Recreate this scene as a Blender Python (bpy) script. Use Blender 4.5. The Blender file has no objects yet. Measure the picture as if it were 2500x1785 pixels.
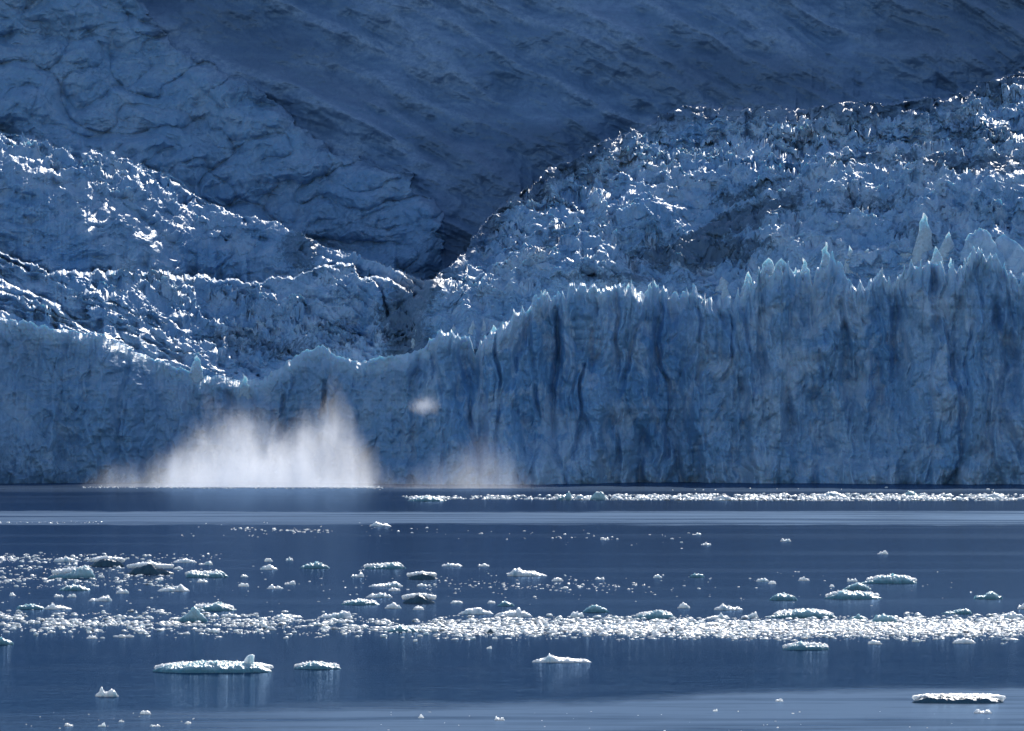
import bpy, math, random
import numpy as np

# ------------------------------------------------------------------ basics
scene = bpy.context.scene
COL = scene.collection
CAM_H = 30.0                 # camera height above the fjord (ship's deck), metres
F = 16667.0                  # focal length in pixels of a 2500 px wide frame
HOR = 930.0                  # picture row of the horizon
R = np.random.RandomState(7)
random.seed(7)
SUN_EL, SUN_AZ = math.radians(32), math.radians(14)   # sun behind the glacier, a little to the right

def depth_of(y):             # distance of a point on the water seen at picture row y
    return CAM_H * F / (y - HOR)

# ------------------------------------------------------------------ noise
def _h(ix, iy, seed):
    n = (ix.astype(np.int64) * 374761393 + iy.astype(np.int64) * 668265263 + seed * 974634541) & 0x7fffffff
    n = ((n ^ (n >> 13)) * 1274126177) & 0x7fffffff
    n = (n ^ (n >> 16)) & 0x7fffffff
    return n.astype(np.float64) / 0x7fffffff

def perlin(x, y, seed=0):
    x0 = np.floor(x); y0 = np.floor(y)
    fx = x - x0; fy = y - y0
    u = fx * fx * fx * (fx * (fx * 6 - 15) + 10); v = fy * fy * fy * (fy * (fy * 6 - 15) + 10)
    def g(ix, iy, dx, dy):
        a = _h(ix, iy, seed) * 2 * math.pi
        return np.cos(a) * dx + np.sin(a) * dy
    n00 = g(x0, y0, fx, fy); n10 = g(x0 + 1, y0, fx - 1, fy)
    n01 = g(x0, y0 + 1, fx, fy - 1); n11 = g(x0 + 1, y0 + 1, fx - 1, fy - 1)
    return ((n00 * (1 - u) + n10 * u) * (1 - v) + (n01 * (1 - u) + n11 * u) * v) * 1.5

def fbm(x, y, seed=0, octv=4, gain=0.5):
    s = 0; a = 1.0; t = 0
    for o in range(octv):
        s = s + a * perlin(x * 2 ** o, y * 2 ** o, seed + o * 17); t += a; a *= gain
    return s / t

def ridged(x, y, seed=0, octv=4, gain=0.5):
    s = 0; a = 1.0; t = 0
    for o in range(octv):
        s = s + a * (1 - np.abs(perlin(x * 2 ** o, y * 2 ** o, seed + o * 31)) * 2); t += a; a *= gain
    return s / t

def billow(x, y, seed=0, octv=3, gain=.5):
    """rounded lobes with sharp creases between them, 0..1"""
    s = 0; a = 1.0; t = 0
    for o in range(octv):
        s = s + a * np.sqrt(np.abs(perlin(x * 2 ** o + .37 * o, y * 2 ** o, seed + o * 13)) * 1.5); t += a; a *= gain
    return s / t

def voro(x, y, seed=0):
    """nearest and second nearest distance, id"""
    x0 = np.floor(x); y0 = np.floor(y)
    d1 = np.full(x.shape, 9.0); d2 = np.full(x.shape, 9.0); cid = np.zeros(x.shape)
    for i in (-1, 0, 1):
        for j in (-1, 0, 1):
            cx = x0 + i; cy = y0 + j
            px = cx + _h(cx, cy, seed); py = cy + _h(cx, cy, seed + 5)
            d = np.hypot(px - x, py - y)
            c = _h(cx, cy, seed + 9)
            near = d < d1
            d2 = np.where(near, d1, np.minimum(d2, d))
            cid = np.where(near, c, cid); d1 = np.where(near, d, d1)
    return d1, d2, cid

def sstep(a, b, x):
    t = np.clip((x - a) / (b - a), 0, 1)
    return t * t * (3 - 2 * t)

def poly(pts, x):
    p = np.array(pts, float)
    return np.interp(x, p[:, 0], p[:, 1])

# ------------------------------------------------------------------ objects
def link(o, parent=None):
    COL.objects.link(o)
    if parent is not None: o.parent = parent
    return o

def tag(o, label=None, cat=None, group=None, kind=None):
    if label: o['label'] = label
    if cat: o['category'] = cat
    if group: o['group'] = group
    if kind: o['kind'] = kind
    return o

def mesh_np(name, V, Q, mat, smooth=True, attrs=None):
    V = np.ascontiguousarray(V, dtype=np.float32); Q = np.ascontiguousarray(Q, dtype=np.int32)
    me = bpy.data.meshes.new(name)
    k = Q.shape[1]
    me.vertices.add(len(V)); me.vertices.foreach_set('co', V.ravel())
    me.loops.add(Q.size); me.loops.foreach_set('vertex_index', Q.ravel())
    me.polygons.add(len(Q)); me.polygons.foreach_set('loop_start', np.arange(0, Q.size, k, dtype=np.int32))
    me.polygons.foreach_set('loop_total', np.full(len(Q), k, dtype=np.int32))
    me.update(calc_edges=True)
    me.polygons.foreach_set('use_smooth', np.full(len(Q), bool(smooth)))
    for n, a in (attrs or {}).items():
        at = me.attributes.new(n, 'FLOAT', 'POINT'); at.data.foreach_set('value', np.ascontiguousarray(a, dtype=np.float32))
    me.materials.append(mat)
    return me

def grid_quads(nr, nc, keep=None):
    i = np.arange(nr - 1)[:, None] * nc + np.arange(nc - 1)[None, :]
    q = np.stack([i, i + 1, i + nc + 1, i + nc], -1)
    if keep is not None: return q[keep]
    return q.reshape(-1, 4)

def sub_mesh(name, V, Q, mat, attrs, smooth=True):
    used = np.unique(Q); remap = np.full(len(V), -1, np.int64); remap[used] = np.arange(len(used))
    return mesh_np(name, V[used], remap[Q], mat, smooth, {k: a[used] for k, a in attrs.items()})

# ------------------------------------------------------------------ materials
def new_mat(name):
    m = bpy.data.materials.new(name); m.use_nodes = True
    nt = m.node_tree; nt.nodes.clear()
    return m, nt

class NT:
    def __init__(s, nt): s.nt = nt
    def n(s, t, **kw):
        nd = s.nt.nodes.new(t)
        for k, v in kw.items(): setattr(nd, k, v)
        return nd
    def l(s, a, b): s.nt.links.new(a, b)
    def noise(s, vec, scale, detail=4, rough=.55, dist=0.0):
        nd = s.n('ShaderNodeTexNoise'); nd.inputs['Scale'].default_value = scale
        nd.inputs['Detail'].default_value = detail; nd.inputs['Roughness'].default_value = rough
        nd.inputs['Distortion'].default_value = dist
        s.l(vec, nd.inputs['Vector']); return nd.outputs['Fac']
    def mapping(s, vec, scale=(1, 1, 1), rot=(0, 0, 0), loc=(0, 0, 0)):
        nd = s.n('ShaderNodeMapping'); nd.inputs['Scale'].default_value = scale
        nd.inputs['Rotation'].default_value = rot; nd.inputs['Location'].default_value = loc
        s.l(vec, nd.inputs['Vector']); return nd.outputs['Vector']
    def ramp(s, fac, stops, interp='LINEAR'):
        nd = s.n('ShaderNodeValToRGB'); cr = nd.color_ramp; cr.interpolation = interp
        cr.elements[0].position = stops[0][0]; cr.elements[1].position = stops[-1][0]
        for p, c in stops[1:-1]: cr.elements.new(p)
        for e, (p, c) in zip(cr.elements, stops):
            e.color = (c, c, c, 1) if not isinstance(c, tuple) else (*c, 1)
        s.l(fac, nd.inputs['Fac']); return nd.outputs['Color']
    def mix(s, fac, a, b):
        nd = s.n('ShaderNodeMix', data_type='RGBA')
        if isinstance(fac, (int, float)): nd.inputs[0].default_value = fac
        else: s.l(fac, nd.inputs[0])
        for v, i in ((a, 6), (b, 7)):
            if isinstance(v, tuple): nd.inputs[i].default_value = (*v, 1)
            else: s.l(v, nd.inputs[i])
        return nd.outputs[2]
    def math(s, op, a, b=None, c=None, clamp=False):
        nd = s.n('ShaderNodeMath', operation=op, use_clamp=clamp)
        for v, i in ((a, 0), (b, 1), (c, 2)):
            if v is None: continue
            if isinstance(v, (int, float)): nd.inputs[i].default_value = v
            else: s.l(v, nd.inputs[i])
        return nd.outputs[0]
    def attr(s, name):
        nd = s.n('ShaderNodeAttribute', attribute_name=name); return nd.outputs['Fac']
    def bump(s, h, strength, dist, prev=None):
        nd = s.n('ShaderNodeBump'); nd.inputs['Strength'].default_value = strength; nd.inputs['Distance'].default_value = dist
        s.l(h, nd.inputs['Height'])
        if prev is not None: s.l(prev, nd.inputs['Normal'])
        return nd.outputs['Normal']

def glacier_material():
    m, nt = new_mat('glacier_ice'); t = NT(nt)
    pos = t.n('ShaderNodeNewGeometry').outputs['Position']
    out = t.n('ShaderNodeOutputMaterial'); b = t.n('ShaderNodeBsdfPrincipled')
    vert = t.mapping(pos, (1, .35, .35))
    big = t.noise(pos, .045, 5, .6)
    streak = t.noise(vert, .35, 6, .62, .6)
    blue = t.ramp(big, [(.38, 0.0), (.62, 1.0)])
    tint = t.attr('blue')
    f = t.math('ADD', t.math('MULTIPLY', blue, .45), t.math('MULTIPLY', tint, .75), clamp=True)
    c = t.mix(f, (.50, .65, .80), (.185, .395, .66))
    c = t.mix(t.ramp(streak, [(.40, 0.0), (.60, 1.0)]), c, t.mix(.45, c, (.12, .28, .48)))
    mott = t.noise(pos, .9, 5, .65, .4)
    c = t.mix(t.ramp(mott, [(.40, 0.36), (.58, 0.0)]), c, (.14, .27, .44))
    crack = t.n('ShaderNodeTexVoronoi', feature='DISTANCE_TO_EDGE'); crack.inputs['Scale'].default_value = .17
    wob = t.n('ShaderNodeVectorMath', operation='ADD')
    wn = t.n('ShaderNodeTexNoise'); wn.inputs['Scale'].default_value = .35; wn.inputs['Detail'].default_value = 4
    t.l(vert, wn.inputs['Vector'])
    sc = t.n('ShaderNodeVectorMath', operation='SCALE'); sc.inputs['Scale'].default_value = 4.5
    t.l(wn.outputs['Color'], sc.inputs[0]); t.l(t.mapping(pos, (1, .5, .55)), wob.inputs[0]); t.l(sc.outputs[0], wob.inputs[1])
    t.l(wob.outputs[0], crack.inputs['Vector'])
    ck = t.math('MULTIPLY', t.ramp(crack.outputs['Distance'], [(0.0, .25), (.03, 0.0)]), t.ramp(t.noise(pos, .11, 2), [(.45, 0.0), (.6, 1.0)]))
    c = t.mix(ck, c, (.05, .12, .22))
    pw = t.noise(t.mapping(pos, (1, 1, .8), (0, 0, 0), (31, 7, 3)), .10, 7, .6, .6)
    c = t.mix(t.ramp(pw, [(.50, 0.0), (.58, .34)]), c, (.72, .79, .86))
    dirt_dim = t.attr('dirt_dim')  # debris, and the painted darkening of the far ice
    dn = t.noise(pos, .6, 6, .7)
    dm = t.math('MULTIPLY', t.ramp(t.math('ADD', dn, t.math('MULTIPLY_ADD', dirt_dim, .5, -.25)), [(.48, 0.0), (.62, 1.0)]), .92)
    dm = t.math('MULTIPLY', dm, t.math('MINIMUM', t.math('MULTIPLY', dirt_dim, 3.0), 1.0))
    c = t.mix(dm, c, (.075, .135, .215))
    # bare rock grows in where the glacier thins out
    rk = t.attr('rock')
    rot = t.mapping(pos, (.16, .16, 1.0), (0, math.radians(27), 0))
    s1 = t.noise(rot, .14, 6, .6, .8)
    s2 = t.noise(t.mapping(pos, (.2, .2, 1.0), (0, math.radians(24), 0)), .15, 6, .62, .8)
    rc_ = t.mix(t.ramp(s1, [(.42, 0.0), (.62, 1.0)]), (.115, .21, .345), (.17, .28, .43))
    rc_ = t.mix(t.ramp(s2, [(.48, 0.0), (.64, .8)]), rc_, (.235, .35, .51))
    rc_ = t.mix(t.math('MULTIPLY', t.ramp(t.attr('rib'), [(.45, 0.0), (.75, 1.0)]), t.ramp(mott, [(.4, 1.0), (.62, .35)])), rc_, (.28, .39, .54))
    rc_ = t.mix(t.math('MULTIPLY', t.ramp(t.noise(pos, .35, 6, .7), [(.45, 0.0), (.62, .7)]), 1.0), rc_, (.12, .21, .35))
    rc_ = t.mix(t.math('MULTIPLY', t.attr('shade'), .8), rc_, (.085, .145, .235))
    c = t.mix(t.math('MULTIPLY', t.attr('painted_dim'), .62), c, (.155, .28, .43))      # far ice painted darker in place of haze; left wall toned down too
    rf = t.ramp(t.math('ADD', rk, t.math('MULTIPLY_ADD', t.noise(pos, .16, 7, .7), 1.6, -.8)), [(.40, 0.0), (.60, 1.0)])
    c = t.mix(rf, c, rc_)
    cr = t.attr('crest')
    c = t.mix(t.math('MULTIPLY', cr, .55), c, (.62, .78, .86))  # backlit glow of the rim painted as a paler base colour
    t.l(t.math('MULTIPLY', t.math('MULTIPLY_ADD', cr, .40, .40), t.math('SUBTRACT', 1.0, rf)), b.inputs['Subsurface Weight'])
    b.inputs['Subsurface Radius'].default_value = (.35, .8, 1.0); b.inputs['Subsurface Scale'].default_value = 1.6
    t.l(c, b.inputs['Base Color'])
    b.inputs['Roughness'].default_value = .5
    b.inputs['Specular IOR Level'].default_value = .5
    n1 = t.bump(t.noise(pos, 1.1, 6, .65), .32, .35)
    n2 = t.bump(t.noise(vert, .5, 4, .6, .3), .35, .9, n1)
    t.l(n2, b.inputs['Normal'])
    t.l(b.outputs[0], out.inputs[0])
    return m

def thin_ice_material(name, base, scale, sss=1.0, rough=.4, radius=(.35, .8, 1.0), wet=None, vary=None):
    m, nt = new_mat(name); t = NT(nt)
    tc = t.n('ShaderNodeTexCoord').outputs['Object']
    out = t.n('ShaderNodeOutputMaterial'); b = t.n('ShaderNodeBsdfPrincipled')
    nz = t.noise(tc, 1.3, 4, .6)
    c = t.mix(t.ramp(nz, [(.35, 0.0), (.65, 1.0)]), base, tuple(x * .75 for x in base))
    if vary:     # some pieces are clear or dirty rather than white
        gp = t.n('ShaderNodeNewGeometry').outputs['Position']
        c = t.mix(t.ramp(t.noise(t.mapping(gp, (1.1, .45, .2)), 1.0, 3, .6), [(.50, 0.0), (.66, .85)]), c, vary)
    if wet:      # clear, wet ice near the waterline
        sp = t.n('ShaderNodeSeparateXYZ'); t.l(tc, sp.inputs[0])
        hz = t.math('ADD', sp.outputs[2], t.math('MULTIPLY_ADD', t.noise(tc, 1.1, 4, .6), .9, -.45))
        mr = t.n('ShaderNodeMapRange', interpolation_type='SMOOTHSTEP'); mr.inputs[1].default_value = .15; mr.inputs[2].default_value = .75
        t.l(hz, mr.inputs[0]); c = t.mix(mr.outputs[0], wet, c)
    t.l(c, b.inputs['Base Color'])
    b.inputs['Roughness'].default_value = rough; b.inputs['IOR'].default_value = 1.45
    b.inputs['Subsurface Weight'].default_value = sss
    b.inputs['Subsurface Radius'].default_value = radius
    b.inputs['Subsurface Scale'].default_value = scale
    t.l(t.bump(t.noise(tc, 2.2, 5, .6), .7, .25), b.inputs['Normal'])
    t.l(b.outputs[0], out.inputs[0])
    return m

def water_material():
    m, nt = new_mat('fjord_water'); t = NT(nt)
    geo = t.n('ShaderNodeNewGeometry').outputs['Position']
    sep = t.n('ShaderNodeSeparateXYZ'); t.l(geo, sep.inputs[0])
    out = t.n('ShaderNodeOutputMaterial')
    # patches of wind ripple lying across the fjord (distances in metres from the camera)
    warp = t.noise(t.mapping(geo, (.02, .006, 1)), 1.0, 5, .65)
    fine = t.noise(t.mapping(geo, (.05, .02, 1)), 1.0, 5, .7)
    y = t.math('ADD', sep.outputs[1], t.math('MULTIPLY_ADD', warp, 70, -35))
    y = t.math('ADD', y, t.math('MULTIPLY_ADD', fine, 26, -13))
    # nearest patch starts a little nearer on the left
    near = t.math('SUBTRACT', t.math('MULTIPLY_ADD', sep.outputs[0], .55, 652), y)
    near = t.math('SMOOTH_MAX', t.math('MULTIPLY', near, .05), 0.0, .1)
    near = t.math('MINIMUM', near, 1.0)
    lf = t.n('ShaderNodeMapRange', interpolation_type='SMOOTHSTEP'); lf.inputs[1].default_value = -45; lf.inputs[2].default_value = -12; lf.inputs[3].default_value = .25
    t.l(sep.outputs[0], lf.inputs[0]); near = t.math('MULTIPLY', near, lf.outputs[0])
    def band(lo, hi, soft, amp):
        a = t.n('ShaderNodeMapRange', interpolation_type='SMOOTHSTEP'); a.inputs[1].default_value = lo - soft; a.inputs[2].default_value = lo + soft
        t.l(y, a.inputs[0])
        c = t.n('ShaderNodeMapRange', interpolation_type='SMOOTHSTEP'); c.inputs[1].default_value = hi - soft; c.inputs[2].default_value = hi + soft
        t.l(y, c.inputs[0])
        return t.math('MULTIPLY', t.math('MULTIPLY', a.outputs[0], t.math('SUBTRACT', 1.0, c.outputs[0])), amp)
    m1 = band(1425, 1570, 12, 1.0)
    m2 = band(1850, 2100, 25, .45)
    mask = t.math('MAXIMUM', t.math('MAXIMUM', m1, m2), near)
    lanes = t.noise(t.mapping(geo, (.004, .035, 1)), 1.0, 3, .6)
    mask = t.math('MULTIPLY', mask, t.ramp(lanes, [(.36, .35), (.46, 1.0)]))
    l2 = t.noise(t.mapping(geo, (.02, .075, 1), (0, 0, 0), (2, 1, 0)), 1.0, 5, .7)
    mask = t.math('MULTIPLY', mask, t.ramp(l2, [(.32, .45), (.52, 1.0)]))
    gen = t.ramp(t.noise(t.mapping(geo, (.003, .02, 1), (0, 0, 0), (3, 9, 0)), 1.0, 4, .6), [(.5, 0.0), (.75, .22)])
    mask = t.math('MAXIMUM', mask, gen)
    gl = t.n('ShaderNodeBsdfGlossy'); gl.inputs['Color'].default_value = (.21, .33, .50, 1)
    rr = t.n('ShaderNodeMapRange', interpolation_type='SMOOTHSTEP'); rr.inputs[1].default_value = 690; rr.inputs[2].default_value = 900
    rr.inputs[3].default_value = .06; rr.inputs[4].default_value = .12; t.l(sep.outputs[1], rr.inputs[0])
    t.l(t.math('MULTIPLY_ADD', mask, .08, rr.outputs[0]), gl.inputs['Roughness'])
    df = t.n('ShaderNodeBsdfDiffuse'); 
    t.l(t.mix(mask, (.008, .024, .055), (.20, .27, .36)), df.inputs['Color'])  # pale diffuse colour in rippled bands stands in for reflected sky
    rip = t.noise(t.mapping(geo, (.35, .5, 1)), 1.0, 5, .65)
    swell = t.noise(t.mapping(geo, (.03, .06, 1)), 1.0, 3, .6)
    nrm = t.bump(rip, .6, .12, t.bump(swell, .5, .12))
    t.l(nrm, gl.inputs['Normal']); 
    mx = t.n('ShaderNodeMixShader'); t.l(t.math('MULTIPLY_ADD', mask, -.28, .74), mx.inputs[0])
    t.l(df.outputs[0], mx.inputs[1]); t.l(gl.outputs[0], mx.inputs[2])
    t.l(mx.outputs[0], out.inputs[0])
    return m

M_GL = glacier_material()
M_WATER = water_material()
M_PIN = thin_ice_material('crest_ice', (.60, .71, .79), 1.0, sss=.75, rough=.5, radius=(.5, .85, 1.0))
M_WHITE = thin_ice_material('white_brash_ice', (.96, .97, .98), 1.2, rough=.25, radius=(.9, .97, 1.0), vary=(.34, .47, .54))
M_FLOE = thin_ice_material('floe_ice', (.55, .72, .74), .4, wet=(.16, .33, .38), rough=.3, radius=(.5, .9, 1.0))
M_DARK = thin_ice_material('shaded_face_ice', (.05, .12, .17), .3, sss=0.0, rough=.35)  # dark base colour stands in for the unlit faces of the bergs

# ------------------------------------------------------------------ glacier front: crest line and shape of the coast
CREST = [(-200, 770), (0, 778), (60, 784), (130, 803), (240, 815), (290, 838), (330, 862), (400, 884), (450, 905), (480, 926), (530, 918),
         (575, 930), (640, 926), (690, 892), (740, 858), (790, 846), (820, 868), (870, 884), (930, 872), (990, 864), (1035, 852),
         (1046, 832), (1080, 810), (1148, 824), (1160, 866), (1172, 838), (1200, 812), (1240, 787), (1268, 757), (1292, 752),
         (1322, 716), (1345, 726), (1385, 722), (1402, 700), (1462, 708), (1520, 697), (1572, 713), (1600, 694), (1632, 724),
         (1690, 716), (1730, 733), (1790, 735), (1835, 700), (1860, 668), (1885, 664), (1925, 650), (1952, 676), (1985, 690),
         (2000, 665), (2035, 632), (2055, 655), (2085, 706), (2120, 700), (2150, 664), (2180, 690), (2215, 655), (2250, 652),
         (2285, 640), (2310, 662), (2345, 655), (2380, 615), (2425, 628), (2470, 675), (2500, 690), (2700, 700)]
def Y0(px):                      # distance of the cliff foot
    y = 1995 + 14 * np.sin(px / 260.0 + 1) + 45 * np.exp(-((px - 640) / 260.0) ** 2) + 22 * np.exp(-((px - 1600) / 120.0) ** 2)
    return y + 10 * fbm(px / 140.0, px * 0 + 3.3, 4, 3)

def crest_y(px):
    c = poly(CREST, px)
    jag = ridged(px / 24.0, px * 0 + .7, 11, 4, .62)
    spk = sstep(.1, .9, np.abs(((px / 25.0 + 1.3 * fbm(px / 30.0, px * 0, 12, 2)) % 1) * 2 - 1)) ** 1.7 * (.1 + 1.3 * _h(np.floor(px / 25.0 + 1.3 * fbm(px / 30.0, px * 0, 12, 2)), px * 0, 5))
    a = 9 + 12 * sstep(1150, 1400, px)
    return c - a * (jag - .45) - (3 + 13 * sstep(980, 1300, px)) * spk

def pix(px, py, Y):
    return np.stack([(px - 1250) / F * Y, Y, CAM_H + (HOR - py) / F * Y], -1)

glacier = bpy.data.objects.new('tidewater_glacier', None); link(glacier)
tag(glacier, 'blue tidewater glacier ending in a fluted ice cliff above the water', 'glacier')
glacier.location = (0, 2000, 0)
def gpart(name, me):
    o = bpy.data.objects.new(name, me); link(o, glacier); o.matrix_parent_inverse = glacier.matrix_world.inverted()
    o.location = (0, -2000, 0)
    return o

def build_cliff():
    xs = np.arange(-200, 2701, 1.9); nc = len(xs)
    cy = crest_y(xs); y0 = Y0(xs)
    zc = CAM_H + (HOR - cy) / F * (y0 + 6)
    T = np.concatenate([np.linspace(-.02, 1, 330)])
    px = np.broadcast_to(xs, (len(T), nc)); tt = np.broadcast_to(T[:, None], px.shape)
    z = zc * tt
    mx = px * .12; mz = z
    # relief of the wall: buttresses, flutes, cracks, spalled shells (metres towards the camera)
    wx = mx + 3.5 * fbm(mx / 18, mz / 22, 21, 3)
    butt = ridged(wx / 26, mz / 95, 22, 2) * 7.0
    d1, d2, cid = voro(wx / 8.5, mz / 38, 23)
    gm_ = sstep(-.1, .3, fbm(mx / 15, mz / 25, 30, 3))
    col = cid * 3.4 * sstep(0, .2, d2 - d1) + sstep(0, .5, d2 - d1) * (.3 + 1.1 * gm_) + 3.6 * billow(wx / 9, mz / 34, 43, 3, .5)
    d1b, d2b, cidb = voro(wx / 3.8 + 7, mz / 9.5, 24)
    blk = cidb * 1.0 * sstep(0, .14, d2b - d1b) + sstep(0, .3, d2b - d1b) * .45 * gm_
    fl = ridged(wx / 3.0, mz / 26, 25, 3) * 1.1
    fine = fbm(mx / 1.6, mz / 2.2, 26, 4) * .45 + 1.8 * billow(wx / 5, mz / 6, 44, 3, .5)
    crk = 0 * sstep(.93, .99, ridged(wx / 19, mz / 260 + .07 * wx / 17, 27, 1)) * sstep(.15, .6, tt) * sstep(-.1, .25, fbm(mx / 20, mz / 30, 29, 2))
    shell = ridged(mx / 13, mz / 11, 28, 4) * 2.2
    leftp = 1 - sstep(900, 1180, px)       # the low left wall is rubbly, the right one fluted
    gul = 0
    for gx, gw, ta, tb, dp in ((1492,30,-.2,.42,10),(1815,22,-.2,.62,8),(1857,16,.42,.86,8),(2192,24,.28,.95,9),(2432,14,.60,.86,8),(2466,24,.30,.76,9),(1700,20,-.2,.3,7),(2210,34,-.2,.2,7),(2450,60,-.2,.16,8),
                               (815,11,.35,.72,7),(790,9,.42,.78,6),(1180,12,.2,.7,5),(1360,10,.55,.95,6),(1445,12,.35,.85,5),(1600,14,.2,.9,5),(1925,14,.1,.5,6),(2060,16,.35,.9,6),(1300,26,.1,.5,6),(2330,18,.4,.95,6),(1560,22,-.2,.35,6),(980,22,.1,.6,5),(690,12,.3,.8,5),(560,20,.5,.95,5)):
        xc = gx + 9 * fbm(mz / 16, mz * 0 + gx, 47, 3) + (gx % 7 - 3) * 14 * (tt - (ta + tb) / 2)
        ww = 1.45 * gw * (1 + .6 * fbm(mz / 9, mz * 0 + gx + 3, 48, 3))
        gul = gul - .65 * dp * np.exp(-(np.abs(px - xc) / (ww * .62 * (.5 + .8 * (tb - tt) / (tb - ta + .001)).clip(.25, 1.3))) ** 2.2) * sstep(ta, ta + .12, tt) * (1 - sstep(tb - .15, tb, tt))
    rel = gul + butt * 1.15 + 1.1 * (col + fl) * (1 - .6 * leftp) + .65 * blk * (1 + .3 * leftp) + fine + crk + shell * (.5 + .8 * leftp)
    # fans and shells of crushed ice at the foot
    foot = 9 * np.exp(-((px - 1330) / 130.0) ** 2) * (1 - sstep(.08, .30, tt)) + 7 * np.exp(-((px - 2120) / 90.0) ** 2) * (1 - sstep(.05, .16, tt + .05 * fbm(mx / 4, mz / 4, 3, 3)))
    foot = foot + 4 * (1 - sstep(.0, .25, tt)) * sstep(0, .4, fbm(px / 90, px * 0, 33, 2) + .2)
    foot = foot + 16 * (1 - sstep(0, .8, tt)) * (1 - sstep(-100, 330, px))
    pull = sstep(1.0, .9, tt)
    Y = y0 - (rel - 8) * (.35 + .65 * sstep(1.0, .93, tt)) - foot + 10 * tt ** 2.0 * (.6 + .8 * leftp)
    X = (px - 1250) / F * (y0 + 6) + .5 * fbm(mx / 4, mz / 6, 35, 3) * sstep(0, .1, tt)
    # bevelled rim that catches the sun
    Y = Y + (.2 + 3.0 * np.clip(fbm(px / 30, px * 0 + .5, 45, 3) + .35 - .45 * leftp, 0, 1)) * sstep(1 - .9 / np.maximum(zc, 20), 1, tt)
    # round over the top and drop behind it
    back = []
    zl, yl, xl = z[-1], Y[-1], X[-1]
    for dy, dz in ((.6, -.25), (1.6, -.5), (3.2, -1.8), (5.5, -4.5), (8.5, -7)):
        n = fbm(xs / 9, xs * 0 + dy, 37, 3)
        back.append((xl, yl + dy * (1 + .4 * n), zl + dz * (1 + .4 * n)))
    X = np.vstack([X] + [b[0][None] for b in back]); Y = np.vstack([Y] + [b[1][None] for b in back]); Z = np.vstack([z] + [b[2][None] for b in back])
    V = np.stack([X, Y, Z], -1).reshape(-1, 3)
    bl = np.vstack([(.35 + .8 * fbm(mx / 22, mz / 30, 41, 4) + .25 * sstep(1000, 1400, px) + .3 * (cid - .5)
                     + .5 * np.exp(-((px - 1250) / 170.0) ** 2 - ((tt - .62) / .35) ** 2)
                     - 1.0 * sstep(.5, 6, foot * (.8 + fbm(mx / 5, mz / 5, 42, 3))))] + [np.full((1, nc), .2)] * 5)
    dirt_dim = np.vstack([(.10 * leftp + .4 * (1 - sstep(.15, .45, tt + .15 * fbm(mx / 8, mz / 8, 46, 3))) * (1 - sstep(60, 420, px)) + .5 * sstep(.12, .0, tt) * leftp + .35 * np.exp(-((px - 470) / 22.0 - 2.2 * (1 - tt)) ** 2 * .6) * sstep(.1, .5, tt))] + [np.full((1, nc), .05)] * 5)
    Q = grid_quads(X.shape[0], nc)
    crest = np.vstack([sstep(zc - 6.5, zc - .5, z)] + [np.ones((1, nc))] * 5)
    dim_cliff = np.vstack([(.75 * leftp + .25 * sstep(.5, .0, tt) * (1 + fbm(mx / 14, mz / 10, 49, 3)))] + [np.full((1, nc), .2)] * 5)  # left wall and lower part toned darker
    me = mesh_np('ice_cliff', V, Q, M_GL, True, {'painted_dim': np.clip(dim_cliff, 0, 1).ravel(), 'crest': crest.ravel(), 'blue': np.clip(bl, 0, 1).ravel(), 'dirt_dim': np.clip(dirt_dim, 0, 1).ravel()})
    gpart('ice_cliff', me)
build_cliff()

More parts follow.
